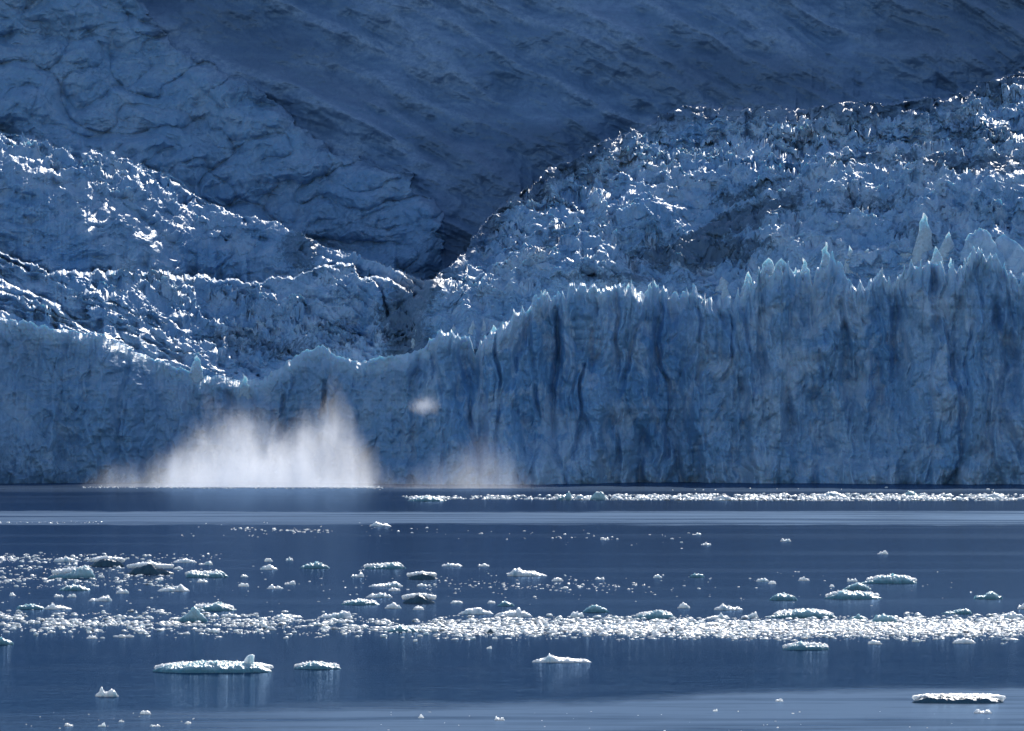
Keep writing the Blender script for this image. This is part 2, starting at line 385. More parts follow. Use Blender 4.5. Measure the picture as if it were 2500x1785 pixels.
# ------------------------------------------------------------------ icefalls, debris lane and mountain behind the cliff
JA = [(-250, 262), (0, 318), (110, 352), (250, 372), (330, 398), (400, 432), (470, 472), (560, 512), (650, 545), (800, 600), (920, 640), (1020, 690),
      (1060, 690), (1120, 620), (1170, 560), (1250, 482), (1330, 430), (1400, 396), (1500, 325), (1620, 285), (1700, 258), (1850, 262), (2000, 262),
      (2200, 252), (2300, 238), (2400, 205), (2500, 172), (2800, 90)]
J1 = [(-250, 520), (0, 598), (60, 622), (130, 652), (300, 654), (460, 664), (600, 682), (700, 660), (790, 644), (870, 650), (930, 676), (1000, 712), (1060, 745)]
STREAKS = [  # sunlit ledges: polyline (picture coordinates of the photograph), thickness
 ([(0,681),(33,701),(66,715),(111,731),(150,748)],12), ([(0,632),(28,643),(72,665)],14), ([(0,650),(33,668)],7), ([(8,672),(61,702)],8),
 ([(0,712),(50,728),(100,742)],6), ([(0,735),(40,740)],6), ([(152,759),(183,787),(210,803),(247,817)],12), ([(166,763),(216,782)],7),
 ([(244,655),(266,660)],4), ([(294,663),(316,668)],4), ([(457,673),(479,687)],7), ([(479,687),(532,692)],4), ([(532,692),(565,704),(587,720),(626,734)],6),
 ([(607,687),(665,712),(709,726)],6), ([(709,726),(776,734)],8), ([(776,734),(859,753),(881,776)],5), ([(748,765),(792,784),(837,812)],6),
 ([(848,798),(881,825),(909,848)],6), ([(903,676),(931,709),(936,742),(947,770)],6), ([(114,690),(125,715),(150,726)],5), ([(225,697),(235,708)],8),
 ([(288,817),(305,839),(335,853)],5), ([(288,796),(332,799)],4), ([(349,787),(388,803)],4), ([(499,776),(546,798)],6), ([(0,759),(33,767),(61,781)],6),
 ([(85,783),(102,784)],6), ([(128,795),(138,805)],7), ([(0,332),(20,340),(47,355)],8), ([(211,360),(244,380)],6), ([(349,424),(388,454)],7), ([(372,424),(388,438)],5),
 ([(399,438),(432,449),(471,479)],6), ([(499,471),(560,504)],4), ([(177,382),(194,396)],6), ([(252,424),(274,435)],6), ([(437,498),(452,507)],6),
 ([(345,455),(362,480)],4), ([(388,875),(443,886)],5), ([(350,838),(400,850)],5), ([(470,820),(520,835)],5), ([(560,868),(580,872)],6), ([(720,655),(870,655),(905,690)],3),
 ([(970,660),(1010,690),(1028,710)],8), ([(1130,660),(1200,640)],4), ([(1085,690),(1110,682)],4),
 ([(1823,339),(1865,357),(1920,368),(1959,372)],8), ([(1890,377),(1959,394)],8), ([(2211,270),(2269,277)],9), ([(1915,349),(1987,357)],5), ([(1948,288),(1976,293)],9),
 ([(1931,302),(1965,321)],5), ([(2064,274),(2092,288)],6), ([(2089,307),(2106,319),(2136,321)],5), ([(2436,285),(2477,299)],6), ([(1477,474),(1510,490)],7),
 ([(1516,418),(1552,440)],9), ([(1472,435),(1527,416),(1632,418),(1765,418)],3), ([(1920,415),(1948,424)],8), ([(1699,360),(1750,360)],6), ([(1701,377),(1738,382)],5),
 ([(2103,515),(2136,518),(2181,523)],6), ([(1904,565),(1920,554),(1943,570)],5), ([(2070,487),(2084,504)],5), ([(2427,548),(2463,565)],6), ([(1538,645),(1552,667)],6),
 ([(1422,673),(1449,678)],5), ([(1405,454),(1444,457)],8), ([(1366,479),(1400,487)],6), ([(1416,507),(1427,512)],7), ([(1277,482),(1290,485)],9), ([(2325,300),(2370,320)],5),
 ([(2210,345),(2290,355)],4), ([(2350,425),(2400,420)],5), ([(1990,330),(2040,345)],5), ([(2130,285),(2180,283)],5), ([(2400,240),(2440,250)],6), ([(2460,215),(2500,222)],5),
 ([(2470,330),(2500,345)],6), ([(2060,395),(2110,402)],6), ([(2130,410),(2170,425)],5), ([(1580,460),(1620,452)],6), ([(2290,215),(2330,225)],5), ([(2400,215),(2420,218)],4)]

TER = {}
def build_upper():
    STEP = 1.6
    xs = np.arange(-240, 2741, 2.0); ys = np.arange(985, -220, -STEP)
    nr, nc = len(ys), len(xs)
    PX, PY = np.meshgrid(xs, ys)
    # fine warp of the drawn lines makes every edge craggy
    wx = PX + 9 * fbm(PX / 40, PY / 30, 51, 4) + 16 * fbm(PX / 150, PY / 150, 151, 2); wy = PY + 7 * fbm(PX / 34, PY / 22, 52, 5, .6) + 24 * fbm(PX / 120, PY / 120, 152, 3)
    ja = poly(JA, wx); j1 = poly(J1, wx)
    j1 = np.where(wx > 1060, 4000, j1 + 22 * fbm(PX / 45, PY / 60, 172, 3) + 10)
    far = np.maximum.accumulate(wy < ja, axis=0)                                      # beyond the great step
    leftg = PX < poly([(-300, 1080), (560, 1080), (700, 1040), (1000, 1000)], PY)
    # litness: where the ice is broken into flat-topped blocks
    L = np.zeros_like(PX)
    L = np.maximum(L, .72 * (1 - sstep(980, 1060, PX)) * sstep(585, 640, PY - 0.02 * PX) * sstep(-14, 40, PY - j1) * (1 - .35 * sstep(200, 420, PX) * sstep(660, 720, PY) * (1 - sstep(760, 800, PY))))
    L = np.maximum(L, .55 * (1 - sstep(420, 640, PX)) * np.exp(-((PY - ja - 30) / 42.0) ** 2))
    L = np.maximum(L, sstep(1040, 1200, PX) * sstep(-8, 12, PY - ja) * (.38 + .42 * np.exp(-((PY - ja - 95) / 60.0) ** 2) + .14 * fbm(PX / 160, PY / 60, 151, 2)))
    L = np.where(far, 0.0, L)
    Lg = np.clip(L, 0, 1)
    # small procedural ledges following wandering lines
    # stepped icefall: wandering terraces whose flat tops catch the sun
    slope = .30 - .24 * sstep(950, 1150, PX)
    v = wy - slope * PX
    def stair(P, amp, wx_, wy_, sd, wmin, wmax):
        ph = -v / P + amp * fbm(PX / wx_, v / wy_, sd, 4)
        fr = ph - np.floor(ph)
        wd = wmin + (wmax - wmin) * sstep(-.05, .40, fbm(PX / 46, PY / 18, sd + 1, 3))
        return sstep(0, 1, fr / wd) - fr - .5 * (1 - wd)
    gbase = .125 / np.tan(np.radians(41 - 26 * Lg))
    lf_ = 1 - sstep(950, 1150, PX)
    st = (stair(34.0, 1.7, 190, 70, 53, .04, .24) * 34 * .70) + stair(13.0, 1.5, 60, 26, 153, .08, .40) * 13 * (.50 - .30 * lf_)
    relief_steps = st * gbase * Lg
    # hand-placed terraces
    hand = np.zeros_like(PX)
    rs = np.random.RandomState(21); extra = []
    jx = lambda x: float(poly(JA, np.array([x]))[0])
    for _ in range(230):
        x = rs.uniform(1090, 2560) if rs.rand() < .75 else rs.uniform(1700, 2540)
        u_ = rs.rand()
        y = jx(x) + (75 + 38 * rs.randn() if u_ < .62 else rs.uniform(10, 400))
        ln = 7 + 34 * rs.rand() ** 2; a_ = rs.randn() * .18 + .12
        extra.append(([(x, y), (x + ln * .5, y + ln * .5 * a_ + rs.randn()), (x + ln, y + ln * a_)], 2.0 + 3.2 * rs.rand() ** 2))
    for _ in range(150):
        x = rs.uniform(-150, 1000); y = rs.uniform(665, 900) if rs.rand() < .8 else jx(x) + rs.uniform(10, 90)
        ln = 7 + 40 * rs.rand() ** 2; a_ = .42 + .15 * rs.randn()
        extra.append(([(x, y), (x + ln * .5, y + ln * .5 * a_ + rs.randn()), (x + ln, y + ln * a_)], 2.0 + 2.8 * rs.rand() ** 2))
    for pts, th in STREAKS + extra:
        p = np.array(pts, float); p = p[np.argsort(p[:, 0])]
        x0, x1 = p[:, 0].min() - 14, p[:, 0].max() + 14; y0, y1 = p[:, 1].min() - (130 if th >= 4.2 else 62), p[:, 1].max() + 14
        ci = np.where((xs >= x0) & (xs <= x1))[0]; ri = np.where((ys >= y0) & (ys <= y1))[0]
        if len(ci) == 0 or len(ri) == 0: continue
        sl = (slice(ri[0], ri[-1] + 1), slice(ci[0], ci[-1] + 1))
        a = PX[sl] + 3 * fbm(PX[sl] / 9, PY[sl] / 9, 57, 2)
        ctr = np.interp(PX[sl], p[:, 0], p[:, 1])
        b = PY[sl] + 5 * fbm(PX[sl] / 12, PY[sl] / 30 + th, 58, 3) * np.exp(-np.abs(ctr - PY[sl]) / 14)
        sg = np.interp(PX[sl], p[:, 0], p[:, 1]) - b                     # rows above the terrace edge
        tl = th * (.75 + .7 * fbm(PX[sl] / 15, PY[sl] / 40 + 2 * th, 59, 2))
        tl = np.maximum(tl, 1.2)
        fade = sstep(p[0, 0] - 9, p[0, 0] + 1, a) * (1 - sstep(p[-1, 0] - 1, p[-1, 0] + 9, a))
        A = 1.5 * min(max(th * .75, 2.2), 8); dec = 34.0 if th >= 4.2 else 15.0
        hand[sl] = np.maximum(hand[sl], A * fade * sstep(-.5, .5, sg / tl) * np.exp(-np.maximum(sg - tl / 2, 0) / dec))
    k2 = np.exp(-(np.arange(-150, 151) / 75.0) ** 2); k2 /= k2.sum()
    start = np.convolve(np.pad(Y0(xs), 150, mode='edge'), k2, mode='valid') + 18
    cr = poly(CREST, xs)
    kk = np.exp(-(np.arange(-60, 61) / 28.0) ** 2); kk /= kk.sum()
    crs = np.convolve(np.pad(cr, 60, mode='edge'), kk, mode='valid')
    act0 = sstep(26, 20, PY - crs[None])
    Ybase = start[None] + np.cumsum(gbase * STEP * (PY < crs[None] + 26), axis=0)
    dip = np.zeros_like(PX)
    nA = np.clip(np.cumsum(far, axis=0), 0, 3)
    b1 = 20.0 * (1 - sstep(850, 1060, PX))
    n1 = np.clip(np.cumsum(np.maximum.accumulate((wy < j1) & (PX < 1062), axis=0), axis=0), 0, 3)
    Ybase = Ybase + n1 * b1
    dip = np.where((nA == 1) | (nA == 2), 1.6, 0) + np.where((n1 == 1) | (n1 == 2), -.3, 0) * 0
    Yfar = 2262 + (690 - PY) * .14 + 10 * fbm(PX / 300, PY / 300, 75, 2)
    Ybase = Ybase + (Yfar - Ybase) * nA / 3.0
    # keep the terraces' own relief from crossing the great steps
    Ybase = Ybase + 9 * fbm(PX / 170, PY / 110, 171, 3) * sstep(0, 60, crs[None] - PY)
    Ys = Ybase + relief_steps + hand * np.where(far, .6, 1)
    rockm = (PY < poly([(-300, -400), (290, -160), (330, 0), (420, 110), (560, 180), (650, 235), (720, 300), (830, 372), (1000, 430), (1075, 520), (1062, 690), (1090, 700), (3000, 700)], wx + 30 * fbm(PX / 70, PY / 50, 161, 4)) + 22 * fbm(PX / 60, PY / 40, 162, 4)) & far
    lane = 14 * fbm(PX / 60, PY / 60, 68, 3)
    # relief
    s = .12
    mx, my = PX * s, PY * s
    lump = ridged(mx / 9, my / 6, 61, 4, .55) * 1.5 + fbm(mx / 2.2, my / 1.6, 62, 3) * .55
    bx = mx + 5 * fbm(mx / 22, my / 18, 3, 3); by_ = my + 4 * fbm(mx / 20, my / 15, 4, 3)
    facet = billow(bx / 13, by_ / 9, 63, 4, .55) * 6.0
    d1, d2, cid = voro(bx / 5.5 + .5 * fbm(mx / 4, my / 4, 6, 2), by_ / 4.2, 67)
    facet = facet + (cid - .5) * 1.6 * sstep(0, .25, d2 - d1)
    # rock: slabs dipping down to the right
    a = math.radians(27)
    ru = mx * math.cos(a) + my * math.sin(a); rv = -mx * math.sin(a) + my * math.cos(a)
    rvw = rv + 3 * fbm(ru / 30, rv / 20, 173, 3)
    slab = ridged(ru / 110, rvw / 15, 64, 4, .45) * 7 + fbm(ru / 20, rvw / 5, 65, 3) * .7
    dome = 10 * np.exp(-(((PX - 860) * .9 + (PY - 280) * .45) / 170.0) ** 2 - (((PY - 280) - (PX - 860) * .42) / 48.0) ** 2)
    dome = dome + 9 * np.exp(-((PX - 1380) / 130.0) ** 2 - ((PY - 290) / 60.0) ** 2)
    icep = ridged(mx / 26, my / 17, 66, 3) * 4 + billow(bx / 34, by_ / 20, 166, 2) * 13 * np.where(far, 1.0, .6)
    rel = np.where(rockm, slab + dome + lump * .8 + facet * .35, np.where(far, lump * .6 + facet * .8 + icep * 1.2, lump * (.55 + .3 * (1 - Lg)) + facet * (.35 + .65 * (1 - Lg)) + icep * (.25 + .75 * (1 - Lg)) * sstep(0, 60, cr[None] - PY)))
    rel = rel - np.where(far, 11, 5)
    stepmask = (dip > 0)
    Yf = Ys - rel * np.where(stepmask, .8, 1)
    V3 = pix(PX, PY, Yf); V3[..., 2] -= dip
    # jumbled seracs standing up from the surface, laid out on the ground plan
    GX, GY = V3[..., 0], V3[..., 1]
    sw = 3 * fbm(GX / 14, GY / 16, 180, 2)
    r1 = np.clip(ridged((GX + sw) / 13, (GY + sw) / 10, 181, 3, .5), 0, 1) ** 2.2; r1 = r1 - .75 * np.maximum(r1 - .42, 0)
    r2 = np.clip(ridged((GX + sw) / 5.2, GY / 4.2, 182, 3, .5), 0, 1) ** 2; r2 = r2 - .7 * np.maximum(r2 - .45, 0)
    amp = np.where(far, .30 * (1 - rockm), np.clip(.35 + 1.2 * Lg, 0, 1)) * sstep(4, 40, crs[None] - PY)
    amp = amp * (1 - .75 * np.clip(hand / 4, 0, 1) * (PX < 1050))
    amp = amp * (.45 + .9 * np.clip(fbm(GX / 30, GY / 40, 183, 2) + .5, 0, 1))
    V3[..., 2] += amp * (r1 * 5.6 + r2 * 1.9 - 1.5)
    V3[..., 0] += amp * .8 * fbm(GX / 3, GY / 3 + V3[..., 2] / 2, 184, 2)
    # attributes
    blue = .35 + .7 * fbm(mx / 20, my / 14, 71, 4) - .15 * far
    lanec = poly([(985, 1000), (860, 1010), (760, 985), (700, 1030), (640, 1075), (560, 1150), (480, 1215), (400, 1250), (200, 1300)][::-1] and
                 [(200, 1300), (400, 1230), (480, 1190), (560, 1130), (640, 1060), (700, 1020), (760, 975), (860, 1000), (985, 1010)], PY)
    dirt_dim = 1.1 * np.exp(-((PX - lanec) / (75 + .12 * np.maximum(0, 700 - PY))) ** 2)
    def ell(cx, cy, rx, ry, rot, amp):
        c, sn = math.cos(rot), math.sin(rot)
        u = ((PX - cx) * c + (PY - cy) * sn) / rx; w = (-(PX - cx) * sn + (PY - cy) * c) / ry
        return amp * np.exp(-(u * u + w * w) ** 1.5)
    for e in ((1770, 560, 230, 34, -.42, 1.0), (1700, 620, 190, 40, -.1, 1.0), (1830, 470, 120, 22, -.3, .8), (2330, 400, 230, 34, .05, .75), (2100, 500, 190, 22, -.1, .6),
              (1450, 570, 200, 14, -.15, .5), (2400, 330, 130, 40, 0, .6), (700, 850, 190, 24, .0, .7), (560, 830, 130, 26, 0, .55), (730, 610, 55, 55, 0, 1.0), (880, 560, 150, 90, 0, .55),
              (1500, 680, 220, 16, 0, .7), (2200, 560, 140, 20, 0, .45), (1300, 600, 120, 60, 0, .4), (820, 800, 90, 30, 0, .5)):
        dirt_dim = np.maximum(dirt_dim, ell(*e))
    dirt_dim = dirt_dim + .25 * sstep(.05, .4, fbm(mx / 12, my / 5, 72, 4)) * np.where(PX > 1100, 1.0, .35)
    dark_rock_vignette = np.maximum.reduce([ell(1230, 430, 190, 210, .5, .75), ell(1330, 340, 160, 60, 0, 1.1), ell(1800, 190, 330, 85, .02, 1.0), ell(2420, 60, 330, 170, 0, 1.0), ell(1080, 360, 90, 55, .4, .8),  # dark rock zones, plus an upper corner painted dim like a vignette
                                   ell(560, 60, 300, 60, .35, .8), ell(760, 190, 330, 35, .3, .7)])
    dark_rock_vignette = dark_rock_vignette * .9 - .5 * ell(1330, 275, 100, 35, 0, 1)
    dirt_dim = np.maximum(dirt_dim, np.where((PX > 1100) & ~far, 1.0 * np.exp(-np.maximum(PY - ja, 0) / (30 + .02 * np.maximum(PX - 1300, 0))), 0))
    dirt_dim = np.maximum(dirt_dim, np.where(far, .30 + .5 * fbm(mx / 9, my / 6, 163, 3), 0))  # far ice darkened by a vignette painted into its colour
    attrD = np.where(rockm, np.clip(dark_rock_vignette + .3 * fbm(mx / 20, my / 20, 74, 3), 0, 1), np.clip(dirt_dim, 0, 1))
    yb = poly([(-300, -400), (290, -160), (330, 0), (420, 110), (560, 180), (650, 235), (720, 300), (830, 372), (1000, 430), (1075, 520), (1100, 560), (1200, 700)], wx)
    dl = np.where(PX < 1085, (yb - PY) * .7, 400.0)
    dR = np.where(PX > 1000, (ja - PY), 400.0)
    rocka = sstep(-75, 45, dl) * np.where(PX > 1000, sstep(-95, 30, dR), 1.0)
    rocka = np.where(far & ~rockm, np.maximum(rocka, .20), rocka)  # rock tone blended into far ice, part of the painted vignette
    rocka = np.where(~far & (PX < 1000), 0, rocka)
    shade = np.clip(dark_rock_vignette + .3 * fbm(mx / 20, my / 20, 74, 3), 0, 1)
    rib = np.clip(ridged(ru / 110, rvw / 15, 64, 4, .45), 0, 1)
    attrD = np.where(rockm, .45, attrD)
    painted_dim = np.where(far, 1.0, np.maximum(.55 * (PX < 1050) * (1 - Lg), .25 * (1 - Lg)))  # painted haze tone, full on the far ice and weaker nearby
    A = {'painted_dim': painted_dim.ravel(), 'rock': rocka.ravel(), 'rib': rib.ravel(), 'shade': shade.ravel(), 'blue': np.clip(blue + .02 * far, 0, 1).ravel(), 'dirt_dim': attrD.ravel()}
    V = V3.reshape(-1, 3)
    act = (PY < cr[None] + 24)
    TER['x'] = xs; TER['y'] = ys; TER['Y'] = Yf
    fa = act[:-1, :-1]
    rq = rockm[:-1, :-1]; lq = leftg[:-1, :-1]
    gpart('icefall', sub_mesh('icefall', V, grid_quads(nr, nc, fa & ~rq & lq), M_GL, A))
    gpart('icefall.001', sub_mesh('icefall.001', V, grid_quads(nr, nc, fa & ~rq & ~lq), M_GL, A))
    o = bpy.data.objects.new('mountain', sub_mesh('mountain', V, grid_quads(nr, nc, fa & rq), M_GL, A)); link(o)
    tag(o, 'shaded rock mountainside streaked with slabs above the glacier', 'mountain', kind='structure')
build_upper()

# ------------------------------------------------------------------ pinnacles along the crest (parts of the glacier)
def pinnacle(x, ytop, ybase, w, lean=0.0, round_=0.0, dy=2.0, thick=.35, seed=0):
    if dy < 6: Y = float(Y0(np.array([x]))[0]) + dy + 10
    else:
        Y = float(TER['Y'][int(np.argmin(abs(TER['y'] - ybase))), int(np.argmin(abs(TER['x'] - x)))]) + 1.5
    rs = np.random.RandomState(seed + 100)
    H = (ybase - ytop) / F * Y + 7.0; W = (1.8 if w < 40 else 1.35) * w / F * Y
    zb = CAM_H + (HOR - ybase) / F * Y - 7.0
    n_r, n_c = 15, 11
    t = np.linspace(0, 1, n_r)
    def edge(sd):
        e = (1 - t ** (.95 + 1.9 * round_)) ** (1.05 - .5 * round_)
        e = e * (1 + .30 * fbm(t * 3.1 + sd, t * 0 + sd, 5, 3)) + .14 * fbm(t * 7 + sd, t * 0 + 2 * sd, 6, 3) * (1 - t)
        return np.maximum(e, .02)
    l, r_ = edge(seed * 1.3 + .2), edge(seed * 2.1 + 9)
    cx = lean * W * t ** 1.4 + .10 * W * fbm(t * 2 + seed, t * 0 + 1.5, 9, 2) * t
    a = np.arange(n_c) / n_c * 2 * math.pi
    ca, sa = np.cos(a), np.sin(a)
    tt, aa = np.meshgrid(t, a, indexing='ij')
    half = np.where(np.cos(aa) < 0, l[:, None], r_[:, None]) * W / 2
    Xv = cx[:, None] + np.cos(aa) * half
    th = thick * W * (.25 + .75 * (1 - tt)) * .5 * (1 + .5 * fbm(tt * 4 + seed, aa, 12, 2))
    Yv = np.sign(np.sin(aa)) * np.abs(np.sin(aa)) ** 1.3 * th * (l + r_)[:, None] + lean * .3 * W * tt
    Zv = tt * H + .05 * H * fbm(Xv * 1.2 + seed, tt * 0 + 3.0, 13, 3) * tt * 2
    V = np.stack([Xv, Yv, Zv], -1).reshape(-1, 3)
    V[:, 1] += .5 * fbm(V[:, 0] * .9 + seed, V[:, 2] * .7, 8, 3) * min(1, W / 3); V[:, 0] += .07 * W * fbm(V[:, 1] * .9 + seed, V[:, 2] * .55 + 3, 18, 3) * 2
    me = bpy.data.meshes.new('ice_pinnacle')
    fs = [(i * n_c + j, i * n_c + (j + 1) % n_c, (i + 1) * n_c + (j + 1) % n_c, (i + 1) * n_c + j) for i in range(n_r - 1) for j in range(n_c)]
    fs += [tuple((n_r - 1) * n_c + j for j in range(n_c)), tuple(range(n_c))[::-1]]
    me.from_pydata(V.tolist(), [], fs); me.materials.append(M_GL if (w >= 80) else M_PIN)
    o = gpart('ice_pinnacle', me)
    o.location = ((x - 1250) / F * Y, Y - 2000, zb)
    return o
PINS = [ # x, top, base, width, lean, roundness, extra distance
 (2252,519,622,46,.10,.45,26), (2309,568,640,34,.12,.6,16), (2284,602,668,34,.0,.4,3), (2018,592,668,50,.02,.15,2), (1966,628,684,36,-.05,.1,1),
 (1877,629,664,26,.0,.8,2), (1907,631,668,30,.0,.8,0), (1937,650,690,20,.1,.3,1), (2150,661,700,40,.0,.5,0), (2326,632,668,24,-.1,.2,2), (2217,648,680,18,.2,.5,1),
 (2264,640,676,22,.3,.1,4), (2380,610,650,40,-.05,.8,0), (2405,555,640,90,-.1,.7,30), (2462,571,650,90,-.05,.7,24), (2078,600,640,30,0,.2,14), (2112,608,650,44,.1,.5,12),
 (2058,605,630,22,0,.2,12), (1962,568,600,30,-.2,.3,40), (2200,602,640,50,.3,.5,14), (1801,665,706,16,.1,.2,4), (1822,660,708,26,.1,.3,3), (1760,676,720,40,.1,.7,8), (1772,690,724,22,.0,.4,3),
 (1700,676,722,16,-.3,.1,3), (1601,683,722,22,-.1,.2,0), (1622,705,738,14,.3,.1,0), (1578,690,716,30,.2,.1,2), (1530,690,712,24,.1,.2,1), (1650,708,734,18,0,.3,1),
 (1326,708,742,20,.1,.2,0), (1286,748,776,22,.2,.5,0), (1300,742,764,12,.2,.1,1), (1214,790,822,14,.1,.2,1), (1241,772,800,10,-.1,.1,1), (1146,782,822,34,.1,.1,10), (1179,776,818,22,0,.1,10), (1107,790,816,20,0,.2,9),
 (1079,802,832,20,-.1,.2,0), (1018,784,812,20,.2,.4,14), (1166,826,868,12,.1,.2,0), (1208,793,826,20,-.1,.6,0), (1440,690,712,18,.2,.1,1), (1402,693,722,16,-.1,.1,0), (2024,560,590,30,.2,.4,60),
 (1735,566,590,30,.2,.5,45), (2019,466,500,32,.1,.5,95), (2340,470,500,26,.1,.3,90), (1665,508,530,22,0,.2,70), (2345,540,566,30,0,.6,55), (1905,555,580,26,.1,.3,40), (1543,642,672,12,.3,.2,20),
 (660,905,930,26,.1,.3,0), (600,914,934,22,-.1,.3,0), (560,915,935,14,.2,.2,0), (480,868,892,22,0,.6,3), (520,908,930,18,0,.3,0), (70,415,448,44,0,.5,60), (155,400,438,40,0,.8,55), (315,412,440,40,0,.6,50),
 (20,398,440,40,0,.7,60), (575,668,690,16,.2,.2,10)]
PINS = [p for p in PINS if p[3] >= 20 and not (p[6] >= 40) and not (p[0] < 800 and p[6] > 5)]
for i, (x, yt, yb, w, ln, rd, dy) in enumerate(PINS):
    pinnacle(x, yt, yb, w, ln, rd, dy, thick=.30 + .12 * ((i * 7) % 5) / 4, seed=i)

# ------------------------------------------------------------------ water
def build_water():
    me = bpy.data.meshes.new('water')
    me.from_pydata([(-6000, -400, 0), (6000, -400, 0), (6000, 9000, 0), (-6000, 9000, 0)], [], [(0, 1, 2, 3)])
    me.materials.append(M_WATER)
    o = bpy.data.objects.new('water', me); link(o)
    tag(o, 'calm dark blue fjord water with pale bands of wind ripple', 'water', kind='structure')
build_water()

# ------------------------------------------------------------------ ice floating on the water
def berg_mesh(name, W, H, D, prof, seed, mat, rough=.35, n=None, bead=0.0, beadf=1.0):
    """closed lump W wide, H high, D deep; prof = list of (0..1 across, 0..1 height)"""
    nx = n or 60; ny = max(12, int(nx * (.5 if nx < 100 else .36)))
    u, v = np.meshgrid(np.linspace(-1.12, 1.12, nx), np.linspace(-1.12, 1.12, ny))
    a = np.arctan2(v, u); s = seed * 3.7
    rim = 1 + .20 * fbm(np.cos(a) * 1.6 + s, np.sin(a) * 1.6, 81, 3) * 1.6
    r = (np.abs(u) ** 2.4 + np.abs(v) ** 2.4) ** (1 / 2.4) / rim
    side = np.clip(1 - r ** 5, 0, 1) ** .55
    pr = poly(prof, (u + 1) / 2)
    sc = max(H, .25)
    lum = fbm(u * W / sc / 3.0 + s, v * D / sc / 3.0, 82, 4, .6)
    rid = ridged(u * W / sc / 2.2 + s, v * D / sc / 2.2 + 4, 83, 3)
    h = H * pr * (1 + rough * lum * 1.6) + H * rough * .35 * (rid - .5)
    h = np.maximum(h, H * .12)
    if bead:
        b1, b2_, bid = voro(u * W / 2 / bead + s, v * D / 2 / (bead * 1.3) + s, 86)
        b1b, b2b_, bidb = voro(u * W / 2 / (bead * .5) + s, v * D / 2 / (bead * .6) + s, 87)
        h = h + bead * (.9 * np.sqrt(np.clip(1 - (b1 / .62) ** 2, 0, 1)) * bid ** 1.5 + .35 * np.sqrt(np.clip(1 - (b1b / .6) ** 2, 0, 1)) * bidb) * beadf - bead * .25
        h = np.maximum(h, .05 * H)
    z = h * side - .12 * (r > 1.0)
    z = np.where(r > 1, -.15, z)
    x = u * W / 2 + .04 * sc * fbm(u * 5 + s, v * 5, 84, 2); y = v * D / 2 + .10 * sc * lum
    ins = np.minimum(1, 1.02 * rim / np.maximum((np.abs(u) ** 2.4 + np.abs(v) ** 2.4) ** (1 / 2.4), 1e-6))
    x = x * ins; y = y * ins
    top = np.stack([x, y, z], -1).reshape(-1, 3); bot = top.copy(); bot[:, 2] = -.5
    bot[:, 0] *= .93; bot[:, 1] *= .93
    q = grid_quads(ny, nx); N = nx * ny
    qs = [q, q[:, ::-1] + N]
    ring = list(range(nx)) + [nx * k + nx - 1 for k in range(1, ny)] + [nx * (ny - 1) + k for k in range(nx - 2, -1, -1)] + [nx * k for k in range(ny - 2, 0, -1)]
    ring = np.array(ring); nxt = np.roll(ring, -1)
    qs.append(np.stack([nxt, ring, ring + N, nxt + N], -1))
    return mesh_np(name, np.vstack([top, bot]), np.vstack(qs), mat, True)

FLAT = [(0, .5), (.1, .8), (.5, 1), (.9, .8), (1, .5)]
LUMP = [(0, .3), (.3, .7), (.5, 1), (.75, .6), (1, .3)]
LPK = [(0, .35), (.2, .55), (.28, 1.), (.42, .55), (.7, .4), (1, .3)]
RPK = [(0, .3), (.3, .4), (.62, .6), (.74, 1.), (.85, .5), (1, .3)]
LB = [(0, .8), (.12, 1.), (.30, .95), (.42, .55), (.7, .45), (1, .2)]
RB = [(0, .2), (.4, .4), (.6, .6), (.8, 1.), (.92, .95), (1, .6)]
TWO = [(0, .5), (.15, 1), (.35, .5), (.6, .4), (.85, .9), (1, .4)]
DIP = [(0, .6), (.1, .8), (.12, .9), (.3, .4), (.55, .5), (.75, 1), (.9, .7), (1, .5)]
FIN = [(0, .12), (.25, .45), (.55, 1.0), (.62, .98), (.8, .5), (1, .25)]
G_BIG = 'ice floes drifting on the fjord'
